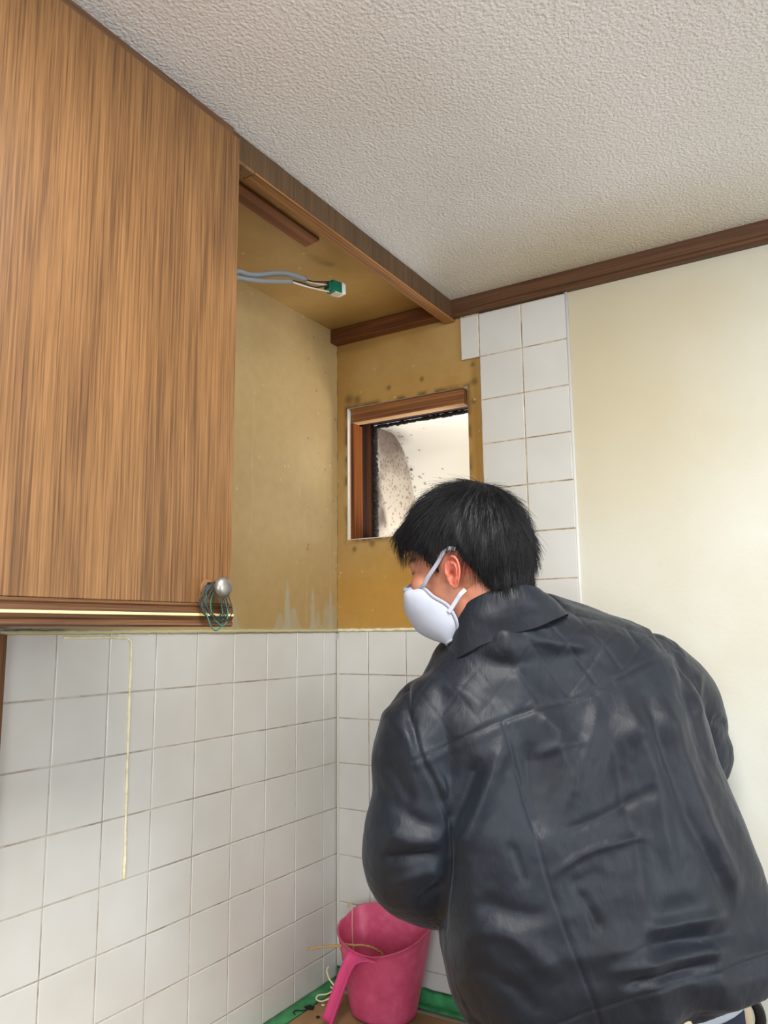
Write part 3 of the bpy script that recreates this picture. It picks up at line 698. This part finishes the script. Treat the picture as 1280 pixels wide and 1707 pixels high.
# neck
nb = NECK
mb.tube([H(-.012, 0, -.02), H(-.030, 0, -.07), nb*.55+H(-.03, 0, -.075)*.45, nb, nb*.8+HIP*.2], [.056, .050, .050, .052, .055], 20)
# trunk, arms
TW = HRT
sp = [nb*(1-t)+HIP*t for t in (0.06, .25, .5, .75, 1.0)]
rings = []
for p, w, th in zip(sp, (.08, .13, .13, .12, .13), (.045, .06, .07, .07, .07)):
    p = p+HFW*.02; rings.append([p+HRT*w*math.cos(q)+HFW*th*math.sin(q) for q in np.linspace(0, 2*math.pi, 24, endpoint=False)])
mb.loft(rings)
def limb(a, b, c, r):
    P = spline([a, (a+b)/2, b, (b+c)/2, c], 5); mb.tube(P, list(np.interp(np.linspace(0, 1, len(P)), np.linspace(0, 1, len(r)), r)), 14)
limb(S_L, E_L, W_L, [.05, .048, .042, .036, .028]); P = spline([S_R, PT(1132, 1172, 1.285), E_R, (E_R+W_R)/2, W_R], 5); mb.tube(P, list(np.interp(np.linspace(0, 1, len(P)), np.linspace(0, 1, 5), [.040, .036, .032, .032, .027])), 14)
mb.tube([S_L, nb*.75+HIP*.25+HFW*.02, S_R], [.045, .055, .045], 14)
# legs
FL = np.array([.72, -.50, FLOORZ+.04]); FR = np.array([.86, -.25, FLOORZ+.04])
for s, ft in ((-1, FL), (1, FR)):
    hp = HIP+HRT*.085*s+np.array([0, 0, -.06]); kn = (hp+ft)/2
    P = spline([hp, (hp+kn)/2, kn, (kn+ft)/2, ft], 5); mb.tube(P, list(np.interp(np.linspace(0, 1, len(P)), [0, .25, .5, .7, 1], [.08, .07, .052, .05, .035])), 14)
    mb.ellipsoid(ft+nrm([-.85, .35, 0])*.06+np.array([0, 0, -.008]), [nrm([-.85, .35, 0])*.11, nrm([.35, .85, 0])*.038, np.array([0, 0, .028])])
# hands: palm and five curled digits
def hand(w, dirn, palm_n, side):
    dirn = nrm(dirn); pn = nrm(palm_n-dirn*(palm_n@dirn)); sd = np.cross(dirn, pn)*side
    mb.ellipsoid(w+dirn*.048, [dirn*.052, sd*.040, pn*.015]); mb.ellipsoid(w+dirn*.03+sd*.022+pn*.006, [dirn*.03, sd*.018, pn*.015])
    mb.tube([w-dirn*.02, w+dirn*.02], [.028, .024], 12)
    for k, (o, L, sp2) in enumerate([(.027, .070, .10), (.009, .078, .02), (-.010, .073, -.05), (-.028, .058, -.14)]):
        b = w+dirn*.088+sd*o; d = nrm(dirn+sd*sp2); P = [b-d*.02, b]; a = .25
        for seg in (.45, .30, .25):
            dd = nrm(d*math.cos(a)+pn*math.sin(a)); P.append(P[-1]+dd*L*seg); a += .38
        mb.tube(P, [.0085, .0088, .0080, .0074, .0058], 10)
        mb.ellipsoid(P[-1], [d*.0062, sd*.0062, pn*.0062], 10, 8)
    b = w+dirn*.022+sd*.030; P = [b-sd*.012, b+sd*.010+dirn*.012, b+sd*.024+dirn*.034+pn*.010, b+sd*.028+dirn*.058+pn*.020]
    mb.tube(P, [.0125, .0115, .0098, .0075], 10); mb.ellipsoid(P[-1], [dirn*.008, sd*.008, pn*.008], 10, 8)
hand(W_L, np.array([-.30, .60, .05]), np.array([0, .2, -1.]), 1)
hand(W_R, np.array([-.9, -.15, -.25]), np.array([0, .2, -1.]), -1)
me, V = remesh(mb, .0034, 6, .5, 'person_body')
# ears added at finer detail to the same mesh
def ear(side):
    nr, na = 16, 48; c = np.array([.004, .0715*side, .004]); rings = []; ES = .80
    def out(phi):
        # outline in the (back, up) plane
        x, z = math.cos(phi), math.sin(phi)     # outline; x>0 towards the back of the head
        r = 1.0; rx, rz = .0185, .0315
        X = x*rx*(1+.16*z); Z = z*rz
        if z < -.3: X *= (1-.30*(-z-.3)); 
        return X, Z
    front = []; back = []
    for i in range(nr+1):
        r = i/nr; F_ = []; B_ = []
        for j in range(na):
            phi = 2*math.pi*j/na; X, Z = out(phi); X *= r; Z *= r
            backness = max(0, math.cos(phi))
            h = .008+.013*(X/.0185+.55)*.62
            h += .0034*math.exp(-((r-.90)/.10)**2)*(1 if math.sin(phi) > -.75 else .3)*(1 if math.cos(phi) > -.75 or math.sin(phi) > 0 else .2)
            h -= .0030*math.exp(-((r-.72)/.09)**2)*(math.cos(phi) > -.3)*(math.sin(phi) > -.6)
            h += .0026*math.exp(-((r-.52)/.10)**2)*(math.cos(phi) > -.2)
            dz = (Z+.004); dxx = (X+.004); h -= .0085*math.exp(-((dxx/.0065)**2+(dz/.0095)**2))
            h -= .0060*math.exp(-(((X+.007)/.0028)**2+((Z+.001)/.0032)**2))
            h += .0035*math.exp(-(((X+.0125)/.003)**2+((Z+.002)/.005)**2))
            h = h*ES+.0015; F_.append(H(c[0]-(X+.09*Z)*ES, c[1]+side*h, c[2]+Z*ES)); B_.append(H(c[0]-(X+.09*Z)*ES, c[1]+side*(h-.0040), c[2]+Z*ES))
        front.append(F_); back.append(B_)
    edge = []
    return front[::1], back[::-1]
mbE = MB(); ears = []
for s in (1, -1):
    fr, bkk = ear(s); mbE.loft(fr[:-1]+[[(np.array(a)*.98+np.array(b)*.02) for a, b in zip(fr[-1], bkk[0])]]+bkk[1:] if False else fr+bkk, False)
eme = mbE.mesh('ears')
import bmesh
bm = bmesh.new(); bm.from_mesh(eme); bmesh.ops.recalc_face_normals(bm, faces=bm.faces); nb_body = len(me.vertices); bm.from_mesh(me); bm.to_mesh(me); bm.free()
V = np.empty(len(me.vertices)*3); me.vertices.foreach_get('co', V); V = V.reshape(-1, 3)
D = V-HO; loc = np.stack([D@HF, D@HL, D@HU], 1)/HS
red = np.exp(-((loc[:, 0]+.006)**2+(loc[:, 2]-.004)**2)/.028**2)*(np.abs(loc[:, 1]) > .06)
C = np.tile(L3((186, 126, 100)), (len(V), 1)); C = blend(C, (204, 104, 86), np.clip(red*1.1, 0, .9))
C = blend(C, (150, 92, 72), np.clip(.5+vnoise(V, 60, 2), 0, 1)*.3)
ew = np.exp(-(((loc[:, 2]-.022)/.0022)**2))*(loc[:, 0] > .075)*(np.abs(loc[:, 1]) > .02)*(np.abs(loc[:, 1]) < .045); C = blend(C, (30, 20, 18), np.clip(ew, 0, 1)*.9)
bw = np.exp(-(((loc[:, 2]-.042)/.0045)**2))*(loc[:, 0] > .07)*(np.abs(loc[:, 1]) > .012)*(np.abs(loc[:, 1]) < .055); C = blend(C, (24, 20, 20), bw*.85)
stub = np.clip((-.028-loc[:, 0])/.02, 0, 1)*np.clip((loc[:, 2]+.10)/.02, 0, 1)*(loc[:, 2] < .06); C = blend(C, (74, 58, 52), stub*.6)
ca = me.color_attributes.new('stain', 'FLOAT_COLOR', 'POINT'); ca.data.foreach_set('color', np.concatenate([C, np.ones((len(C), 1))], 1).astype(np.float32).ravel())
M_skin = mat('skin', (200, 140, 112), .5, .4); at_ = N(M_skin, 'ShaderNodeVertexColor', layer_name='stain'); setc(M_skin, at_.outputs[0])
bb = M_skin.node_tree.nodes['Principled BSDF']; bb.inputs['Subsurface Weight'].default_value = .12; bb.inputs['Subsurface Radius'].default_value = (.008, .003, .0015); bb.inputs['Subsurface Scale'].default_value = 1
setn(M_skin, bump(M_skin, noise(M_skin, coords(M_skin), 500, 2), .15, .0006))
link('body', me, M_skin, PR, True)

# ---- hair: cap plus fine strands
mb = MB()
hell(mb, (.000, 0, .058), (.101, .086, .091)); hell(mb, (-.037, 0, .034), (.067, .077, .080)); hell(mb, (.045, 0, .066), (.064, .070, .060), -.2)
hell(mb, (-.044, 0, -.012), (.046, .060, .062))
hell(mb, (.080, 0, .082), (.028, .052, .028), -.5)
me, V = remesh(mb, .004, 8, .5, 'hair')
def hairline(l3):      # >0 where hair grows
    f, l, u = l3[:, 0], np.abs(l3[:, 1]), l3[:, 2]
    line = np.interp(f, [-.13, -.06, -.040, -.028, -.016, -.008, .006, .022, .034, .040, .060, .080, .12], [-.100, -.095, -.075, -.045, -.012, .022, .036, .030, .006, .014, .046, .060, .066])
    return u-line
D = V-HO; loc = np.stack([D@HF, D@HL, D@HU], 1)/HS; hl = hairline(loc)
# thin the hair towards its lower edge, add clumps
nn = normals(me)
V = V-nn*(np.clip(1-hl/.05, 0, 1)**1.5*np.where(loc[:, 0] < 0, .010, .003))[:, None]*np.clip(1-(loc[:, 0]-.05)/.02, 0, 1)[:, None]
wh = np.array([-.055, .0, .13]); dirw = loc-wh; ang = np.arctan2(dirw[:, 1], dirw[:, 0])
clump = vnoise(np.stack([ang*9, np.linalg.norm(dirw, axis=1)*10, ang*0], 1), 1.0, 3)+.5*vnoise(np.stack([ang*26, np.linalg.norm(dirw, axis=1)*14, ang*0], 1), 1.0, 5)
V = V+nn*(clump*.0013*np.clip(hl/.04, 0, 1))[:, None]
me.vertices.foreach_set('co', V.ravel()); me.update()
bm = bmesh.new(); bm.from_mesh(me); bm.verts.ensure_lookup_table()
jag = hl+.006*vnoise(V, 160, 6)
bmesh.ops.delete(bm, geom=[v for v in bm.verts if jag[v.index] < 0], context='VERTS'); bm.to_mesh(me); bm.free()
M_hair = mat('black_hair', (13, 13, 16), .5, .35); vv = coords(M_hair, (1, 1, 1))
setn(M_hair, bump(M_hair, noise(M_hair, coords(M_hair, (260, 260, 60)), 1, 3, .6), .5, .002))
V = np.empty(len(me.vertices)*3); me.vertices.foreach_get('co', V); V = V.reshape(-1, 3); nn = normals(me)
D = V-HO; loc = np.stack([D@HF, D@HL, D@HU], 1)/HS; hl = hairline(loc)
n_s = 9000; pick = rng.integers(0, len(V), n_s); SV = []; SF = []
whw = H(-.055, 0, .145)
gdown = -HU
for i in pick:
    p = V[i].copy(); n = nn[i]; h = hl[i]; lc = loc[i]
    t = p-whw; t = t-n*(t@n); t = t/(np.linalg.norm(t)+1e-9)
    if h < .05: t = nrm(t+gdown*.8*(1-h/.05))
    if lc[0] > .05: t = nrm(t+gdown*.2+HF*.25)
    t = nrm(t-n*(t@n)*.5+rng.normal(0, .10, 3))
    Ln = (.030+.012*rng.uniform()) if h > .045 else .006+.018*max(h, 0)/.045+.004*rng.uniform()
    if lc[0] > .055: Ln = .022+.012*rng.uniform()
    lift = .10+.10*rng.uniform(); r = .00030 if h > .03 else .00022
    if rng.uniform() < .04: lift += .25
    s = np.cross(t, n); s /= np.linalg.norm(s)+1e-9; base = len(SV); segs = 4; q = p-n*.0015; dd = nrm(t+n*lift)
    for k in range(segs):
        rr = r*(1-k/segs*.9)
        SV += [tuple(q+s*rr), tuple(q-s*rr), tuple(q+n*rr*1.4)]
        q = q+dd*Ln/(segs-1); dd = nrm(dd-n*.13*lift*3+gdown*.05)
    for k in range(segs-1):
        for a_, b_ in ((0, 1), (1, 2), (2, 0)): SF.append((base+k*3+a_, base+k*3+b_, base+k*3+3+b_, base+k*3+3+a_))
hm = bpy.data.meshes.new('strands'); hm.from_pydata(SV, [], SF)
bm = bmesh.new(); bm.from_mesh(me); bm.from_mesh(hm); bm.to_mesh(me); bm.free()
link('hair', me, M_hair, PR, True)

# ---- face mask
M_mask = mat('pale_grey_cotton', (190, 196, 212), .8, .2); M_bind = mat('grey_edging', (160, 163, 176), .85, .2)
setn(M_mask, bump(M_mask, noise(M_mask, coords(M_mask), 22, 3, .5), .25, .006, bump(M_mask, noise(M_mask, coords(M_mask), 900, 1), .25, .0004)))
cen = spline([(.108, 0, .008), (.122, 0, -.014), (.127, 0, -.034), (.120, 0, -.060), (.106, 0, -.076), (.082, 0, -.090), (.054, 0, -.097)], 6)
sid = spline([(.080, .046, -.002), (.060, .066, -.010), (.048, .0695, -.024), (.030, .070, -.040), (.024, .068, -.055), (.024, .062, -.070), (.034, .048, -.089)], 6)
for s in (1,):
    rows = []
    for i, (a, b) in enumerate(zip(cen, sid)):
        row = []
        for s_ in (1, -1):
            ts = np.linspace(1, 0, 13) if s_ == 1 else np.linspace(0, 1, 13)[1:]
            for t in ts:
                bl = np.array([b[0], b[1]*s_, b[2]]); p = a*(1-t)+bl*t
                bul = 4*t*(1-t)*.018; k = .55 if t > 0 else 0
                p = p+np.array([bul*.65, s_*bul, -.2*bul]); row.append(H(*p))
        rows.append(row)
    V = np.array(rows); nR, nC = V.shape[:2]; idx = np.arange(nR*nC).reshape(nR, nC)
    F = np.stack([idx[:-1, :-1], idx[:-1, 1:], idx[1:, 1:], idx[1:, :-1]], -1).reshape(-1, 4)
    me = bpy.data.meshes.new('face_mask'); me.from_pydata(V.reshape(-1, 3).tolist(), [], F.tolist())
    mk = link('face_mask', me, M_mask, PR, True); md = mk.modifiers.new('t', 'SOLIDIFY'); md.thickness = .0016; md.offset = 0
    md = mk.modifiers.new('s', 'SUBSURF'); md.levels = 1; md.render_levels = 1
    e_top = [V[0, j] for j in range(nC)]; e_bot = [V[-1, j] for j in range(nC)]
    mb = MB(); mb.tube(e_top, .0022, 8, flat=1.6); mb.tube(e_bot, .0022, 8); mb.tube([V[i, 0] for i in range(nR)], .0022, 8, flat=1.5); mb.tube([V[i, -1] for i in range(nR)], .0022, 8)
    mb.build('edging', M_bind, mk, True, fixn=True)
for s in (1, -1):
    def ribbon(pts, w, name):
        P = spline([(a, b*s, c) for a, b, c in pts], 6); rows = []
        for i, p in enumerate(P):
            t = P[min(i+1, len(P)-1)]-P[max(i-1, 0)]; t = t/np.linalg.norm(t); n = np.array([0, s*1., 0]); q = np.cross(t, n); q /= np.linalg.norm(q)
            rows.append([H(*(p+q*a_*w+n*b_)) for a_, b_ in ((-1, 0), (-.9, .0011), (0, .0016), (.9, .0011), (1, 0), (0, -.0006))])
        mb = MB(); mb.loft(rows); return mb
    ribbon([(.082, .047, .000), (.064, .064, -.004), (.048, .0705, .008), (.030, .073, .022), (.016, .0765, .034), (.004, .080, .040), (-.008, .081, .036)], .0034, 'ear_loop').build('ear_loop', M_bind, mk, True, fixn=True)
    ribbon([(.030, .070, -.052), (.020, .0715, -.044), (.010, .074, -.036), (.002, .076, -.030), (-.006, .074, -.025)], .0034, 'ear_loop').build('ear_loop', M_mask, mk, True, fixn=True)

# ---- jacket
def ringpx(L, Rr, dl, dr, th, n=48, tiltf=0.0, e=.78, off=0.0):
    a = PT(L[0], L[1], dl); b = PT(Rr[0], Rr[1], dr); c = (a+b)/2; ax = (b-a)/2; up = np.array([0, 0, 1.])
    nn_ = nrm(np.cross(up, ax)); nn_ = nrm(nn_+up*tiltf); out = []
    for q in np.linspace(0, 2*math.pi, n, endpoint=False):
        co, si = math.cos(q), math.sin(q)
        out.append(c+ax*np.sign(co)*abs(co)**e+nn_*th*(np.sign(si)*abs(si)**e)+nn_*off)
    return out
RG = [((785, 1712), (1195, 1628), 1.08, 1.14, .100), ((768, 1694), (1244, 1616), 1.07, 1.15, .116), ((754, 1660), (1282, 1596), 1.07, 1.15, .128), ((739, 1590), (1286, 1552), 1.07, 1.16, .135), ((733, 1520), (1262, 1495), 1.07, 1.18, .132),
      ((728, 1440), (1240, 1430), 1.08, 1.20, .128), ((722, 1350), (1216, 1345), 1.09, 1.20, .122), ((705, 1260), (1178, 1245), 1.11, 1.215, .115),
      ((690, 1180), (1150, 1150), 1.12, 1.22, .105), ((706, 1135), (1118, 1085), 1.13, 1.225, .092), ((735, 1092), (1068, 1040), 1.14, 1.24, .090), ((758, 1062), (985, 1012), 1.14, 1.21, .088), ((768, 1036), (938, 998), 1.14, 1.19, .076)]
mb = MB(); rings = [ringpx(*r, tiltf=-.0+.35*i/12) for i, r in enumerate(RG)]; mb.loft(rings)
def sleeve(pts, rad, fl=1.0):
    P = spline(pts, 6); mb.tube(P, list(np.interp(np.linspace(0, 1, len(P)), np.linspace(0, 1, len(rad)), rad)), 24)
    mb.ellipsoid(P[0], [HRT*rad[0]*.98, HFW*rad[0]*.98, np.array([0, 0, rad[0]*.98])])
sleeve([PT(722, 1196, 1.13), PT(702, 1250, 1.115), PT(700, 1330, 1.105), PT(688, 1400, 1.10), PT(690, 1445, 1.12), PT(745, 1478, 1.19), W_L+nrm(E_L-W_L)*.05, W_L+nrm(E_L-W_L)*.01], [.064, .068, .066, .068, .069, .062, .052, .042])
sleeve([PT(1084, 1118, 1.24), PT(1130, 1158, 1.28), PT(1152, 1200, 1.30), PT(1156, 1228, 1.305), PT(1166, 1268, 1.305), PT(1110, 1310, 1.32), W_R+nrm(E_R-W_R)*.06, W_R+nrm(E_R-W_R)*.01], [.064, .061, .058, .056, .053, .053, .050, .042])
me, V = remesh(mb, .0029, 18, .5, 'jacket')
nn = normals(me)
def pjall(V):
    D = V-CAM; z = D@CF; return 640+FPX*(D@CR)/z, 853.5-FPX*(D@CU)/z
PX, PY = pjall(V); view = (CAM-V); view /= np.linalg.norm(view, axis=1)[:, None]; face = np.clip((nn*view).sum(1)*3+.3, 0, 1)
def polydist(pts):
    best = np.full(len(PX), 1e9); T = np.zeros(len(PX)); L = 0; segs = []
    for a, b in zip(pts[:-1], pts[1:]): segs.append((a, b, math.hypot(b[0]-a[0], b[1]-a[1])))
    tot = sum(s[2] for s in segs)
    for a, b, l in segs:
        t = np.clip(((PX-a[0])*(b[0]-a[0])+(PY-a[1])*(b[1]-a[1]))/(l*l), 0, 1); d = np.hypot(PX-a[0]-t*(b[0]-a[0]), PY-a[1]-t*(b[1]-a[1]))
        m = d < best; best[m] = d[m]; T[m] = (L+t[m]*l)/tot; L += l
    return best, T
disp = np.zeros(len(V))
def crease(pts, w, amp, taper=True, smooth=True):
    if smooth and len(pts) > 2: pts = [tuple(p[:2]) for p in spline([(a, b, 0) for a, b in pts], 5)]
    d, T = polydist(pts); k = np.exp(-(d/w)**2)*amp
    if taper: k = k*np.clip(np.minimum(T, 1-T)*5, 0, 1)
    disp[:] += k*face
yoke = [(690, 1268), (740, 1245), (830, 1205), (900, 1180), (985, 1155), (1075, 1105), (1150, 1068)]
centre = [(838, 1205), (865, 1300), (895, 1400), (915, 1475), (945, 1560), (985, 1660), (1005, 1720)]
armL = [(672, 1120), (682, 1190), (702, 1262), (730, 1320), (752, 1400), (748, 1470), (733, 1545)]
armR = [(1112, 1050), (1140, 1105), (1154, 1165), (1172, 1225), (1192, 1275), (1206, 1312)]
hem = [(1290, 1588), (1200, 1622), (1100, 1650), (1010, 1680), (900, 1712)]
for s_ in (yoke, centre, hem): crease(s_, 2.8, -.0018, False)
crease([(a+4, b+8) for a, b in yoke], 7, .0010, False); crease([(a+9, b) for a, b in centre], 8, .0008, False)
crease(armL, 6, -.0055, False); crease(armR, 7, -.0050, True); 
# quilting over the yoke
yk = np.interp(PX, [p[0] for p in yoke], [p[1] for p in yoke]); inyoke = np.clip((yk-4-PY)/6, 0, 1)*(PX > 690)*(PX < 1140)*face
def quilt(x0, sp_, slope):
    g = (PX-x0+PY*slope)/sp_; d = np.abs(g-np.round(g))*sp_/math.hypot(1, slope); return np.exp(-(d/2.6)**2)
q = np.maximum(quilt(640, 62, 0.75), quilt(640, 62, -.75)); disp += -q*.0016*inyoke*np.clip((PX-860)/120, .35, 1)
disp += .0022*inyoke*vnoise(V, 32, 7)
# big soft folds
R_ = [([(845, 1215), (822, 1290), (790, 1370), (765, 1440)], 14, .009), ([(880, 1235), (885, 1320), (905, 1400)], 15, -.006), ([(800, 1260), (775, 1330), (748, 1390)], 13, -.008),
      ([(735, 1290), (742, 1350), (752, 1400)], 9, .006), ([(900, 1190), (930, 1215), (945, 1225)], 10, .004), ([(1000, 1160), (985, 1240), (958, 1300), (945, 1360)], 11, .004),
      ([(1070, 1115), (1095, 1230), (1130, 1330), (1185, 1440), (1225, 1540)], 11, -.0075), ([(1098, 1130), (1128, 1230), (1165, 1330), (1205, 1420), (1240, 1520)], 12, .007),
      ([(1130, 1120), (1160, 1220), (1190, 1310)], 9, -.006), ([(1040, 1140), (1068, 1240), (1100, 1350), (1130, 1480)], 14, .006), ([(1015, 1180), (1030, 1280), (1062, 1400), (1075, 1500)], 12, -.004),
      ([(925, 1392), (1000, 1365), (1075, 1325), (1110, 1305)], 9, -.0035), ([(915, 1462), (970, 1425), (1040, 1402), (1095, 1392)], 7, .004), ([(945, 1478), (1010, 1452)], 12, -.003),
      ([(1070, 1548), (1130, 1540), (1225, 1522)], 10, .008), ([(1050, 1578), (1130, 1570), (1235, 1560)], 14, -.009), ([(1010, 1620), (1100, 1604), (1190, 1584), (1245, 1572)], 11, .008),
      ([(1030, 1645), (1120, 1625), (1200, 1605)], 9, -.007), ([(790, 1500), (850, 1520), (920, 1530)], 15, -.005), ([(770, 1560), (830, 1550), (890, 1585), (930, 1640)], 16, .006), ([(780, 1610), (850, 1640), (900, 1690)], 14, -.005),
      ([(850, 1400), (865, 1440), (878, 1480)], 7, -.004), ([(960, 1480), (985, 1520), (1002, 1560)], 8, -.004), ([(648, 1200), (690, 1240), (740, 1330)], 13, .005), ([(640, 1260), (665, 1300), (690, 1350)], 12, -.006),
      ([(625, 1300), (660, 1340), (700, 1370), (735, 1380)], 11, -.005), ([(640, 1380), (690, 1400), (740, 1395)], 12, .006), ([(635, 1430), (690, 1425), (735, 1420)], 9, -.007), ([(655, 1475), (700, 1455), (738, 1450)], 10, .006), ([(690, 1510), (725, 1480), (742, 1470)], 8, -.006),
      ([(1170, 1115), (1165, 1160), (1172, 1200)], 6, .005), ([(1190, 1200), (1205, 1205), (1213, 1200)], 8, -.005), ([(870, 1050), (930, 1075), (1000, 1080)], 10, .004), ([(780, 1090), (850, 1110), (900, 1110)], 12, -.004),
      ([(700, 1130), (760, 1150), (820, 1190)], 12, .004), ([(890, 1260), (940, 1240), (990, 1235)], 8, .003)]
for p, w, a in R_: crease(p, w*1.1, a*.95)
# gathers above the elastic hem
hy_ = np.interp(PX, [p[0] for p in hem[::-1]], [p[1] for p in hem[::-1]]); ga = np.exp(-((PY-hy_+10)/26)**2)*face
disp += ga*.0028*vnoise(np.stack([PX/26-PY/90, PY/70, PX*0], 1), 1.0, 4)*np.clip((PX-940)/200, .25, 1)
# cloth relief
Q = np.stack([PX/1150, PY/1150, PX*0], 1); Q2 = np.stack([Q[:, 0]*.97-Q[:, 1]*.26, Q[:, 0]*.26+Q[:, 1]*.97, Q[:, 0]*0+.3], 1)
rid = lambda A, sc, sd: 1-2*np.sqrt(vnoise(A, sc, sd)**2+.012)
disp += face*(.0095*rid(Q2*np.array([1.0, .38, 1])+.06*vnoise(Q, 7, 21)[:, None], 11, 31)+.0028*rid(Q2*np.array([.45, 1.0, 1]), 17, 33)*np.clip((PY-1350)/200, .3, 1)-.004)
disp += .0040*vnoise(V*np.array([1, 1, .55]), 11, 1)+.0010*vnoise(V*np.array([1, 1, .6]), 30, 2)+.0005*vnoise(V, 95, 3)
V = V+nn*disp[:, None]; V = laplace(me, V, 1, .25); me.vertices.foreach_set('co', V.ravel()); me.update()
M_jk = mat('dark_navy_nylon', (28, 33, 43), .50, .33)
v = coords(M_jk); w1 = noise(M_jk, coords(M_jk, (1, 1, .35), (.3, 0, .2)), 60, 5, .65, .8); w2 = noise(M_jk, v, 1800, 1, .5)
setc(M_jk, ramp(M_jk, noise(M_jk, v, 7, 3, .6), [(.35, (16, 20, 28)), (.65, (23, 29, 38))]))
setn(M_jk, bump(M_jk, w2, .10, .0003, bump(M_jk, w1, .26, .004)))
bb = M_jk.node_tree.nodes['Principled BSDF']; bb.inputs['Sheen Weight'].default_value = .10; bb.inputs['Sheen Roughness'].default_value = .4; bb.inputs['Sheen Tint'].default_value = (.75, .82, 1, 1)
jk = link('jacket', me, M_jk, PR, True)
# stand collar
near_t = [(757, 1052, 1.150), (770, 1014, 1.118), (798, 993, 1.100), (835, 981, 1.094), (870, 975, 1.098), (897, 979, 1.120), (908, 991, 1.150)]
near_b = [(742, 1092, 1.150), (762, 1078, 1.106), (800, 1056, 1.090), (850, 1038, 1.085), (895, 1026, 1.094), (928, 1016, 1.118), (940, 1018, 1.150)]
far_t = [(896, 1003, 1.200), (850, 1022, 1.225), (800, 1040, 1.215), (768, 1050, 1.185)]
far_b = [(925, 1050, 1.210), (860, 1075, 1.235), (800, 1095, 1.225), (755, 1098, 1.190)]
def cloop(ps, n=6):
    P = [PT(*q) for q in ps]; L = P[-2:]+P+P[:3]; S_ = spline(L, n); return S_[2*n:2*n+n*len(P)]
T_ = cloop(near_t+far_t); B_ = cloop(near_b+far_b); outr = [[b*(1-t)+a*t+nrm((a+b)/2-sum(T_)/len(T_))*.004*math.sin(math.pi*t) for a, b in zip(T_, B_)] for t in (-.35, 0, .2, .4, .6, .8, 1)]
cT = sum(T_)/len(T_)
inr = [[p+(c-p)*.055 for p, c in zip(r, [sum(r)/len(r)]*len(r))] for r in outr[::-1]]
top = [np.array(a)*.5+np.array(b)*.5+np.array([0, 0, .002]) for a, b in zip(outr[-1], inr[0])]
mb = MB(); mb.loft(outr+[top]+inr, False)
me = mb.mesh('c'); bm = bmesh.new(); bm.from_mesh(me); bmesh.ops.recalc_face_normals(bm, faces=bm.faces); bmesh.ops.subdivide_edges(bm, edges=bm.edges, cuts=4, use_grid_fill=True); bm.to_mesh(me); bm.free()
V = np.empty(len(me.vertices)*3); me.vertices.foreach_get('co', V); V = V.reshape(-1, 3); V = laplace(me, V, 3, .5); nn = normals(me)
V = V+nn*(.0020*vnoise(V*np.array([.6, .6, 1.8]), 26, 8)+.0004*vnoise(V, 80, 9))[:, None]; me.vertices.foreach_set('co', V.ravel()); me.update()
link('collar', me, M_jk, jk, True)

# trousers, shirt, belt loops
M_tr = mat('navy_work_trousers', (34, 40, 56), .8, .3); setn(M_tr, bump(M_tr, noise(M_tr, coords(M_tr), 500, 2), .3, .001))
mb = MB(); rings = [ringpx((785, 1690), (1222, 1632), 1.10, 1.16, .106), ringpx((785, 1740), (1228, 1690), 1.10, 1.16, .110), ringpx((785, 1820), (1240, 1780), 1.10, 1.16, .110), ringpx((800, 1900), (1230, 1860), 1.10, 1.16, .110)]; mb.loft(rings)
for s, ft in ((-1, FL), (1, FR)):
    hp = HIP+HRT*(.095 if s > 0 else .055)*s+np.array([0, 0, -.14]); kn = (hp+ft)/2; an = ft+np.array([0, 0, .02])
    P = spline([hp, (hp+kn)/2, kn, (kn+an)/2, an], 6); mb.tube(P, list(np.interp(np.linspace(0, 1, len(P)), [0, .25, .5, .75, 1], [.098, .092, .078, .072, .066])), 24)
me, V = remesh(mb, .006, 6, .5, 'trousers'); nn = normals(me); V = V+nn*(.005*vnoise(V*np.array([1, 1, 1.6]), 14, 3))[:, None]; me.vertices.foreach_set('co', V.ravel()); me.update()
tr = link('trousers', me, M_tr, PR, True)
mb = MB(); mb.loft([ringpx((805, 1665), (1195, 1610), 1.09, 1.15, .108), ringpx((800, 1702), (1226, 1640), 1.10, 1.15, .106), ringpx((800, 1712), (1222, 1648), 1.10, 1.15, .100)]); 
mb.build('shirt', mat('white_undershirt', (168, 176, 186), .85), PR, True, fixn=True)
M_loop = mat('beige_webbing', (190, 176, 148), .8)
for k, (a, b, c, d, dd) in enumerate([(1134, 1680, 1152, 1740, 1.018), (1232, 1650, 1252, 1730, 1.10)]):
    mb = MB(); mb.tube(spline([PT(a-4, b-6, dd+.01), PT(a+4, b+14, dd-.004), PT((a+c)/2+4, (b+d)/2, dd-.008), PT(c, d, dd)], 5), .0075, 10, flat=.35); mb.build('strap', M_loop, tr, True, fixn=True)
mb = MB(); mb.tube(spline([PT(1240, 1662, 1.11), PT(1258, 1672, 1.10), PT(1268, 1700, 1.10), PT(1262, 1740, 1.11)], 6), .0035, 10, flat=2.2); mb.build('belt_loop', M_blk, tr, True, fixn=True)
# shoes
for s, ft in ((-1, FL), (1, FR)):
    fd = nrm([-.85, .35, 0]); sd = nrm([.35, .85, 0]); mb = MB(); rings = []
    for t, w, h in ((-.065, .022, .03), (-.055, .034, .06), (-.01, .037, .075), (.05, .040, .062), (.11, .046, .045), (.16, .042, .034), (.185, .022, .022)):
        c = np.array([ft[0], ft[1], FLOORZ])+fd*t; rings.append([c+sd*w*math.cos(q)+np.array([0, 0, max(.0005, h*.5+h*.5*math.sin(q)*1.0)]) for q in np.linspace(0, 2*math.pi, 20, endpoint=False)])
    mb.loft(rings); mb.build('shoe', mat('black_work_shoe', (28, 28, 30), .5), PR, True, fixn=True)
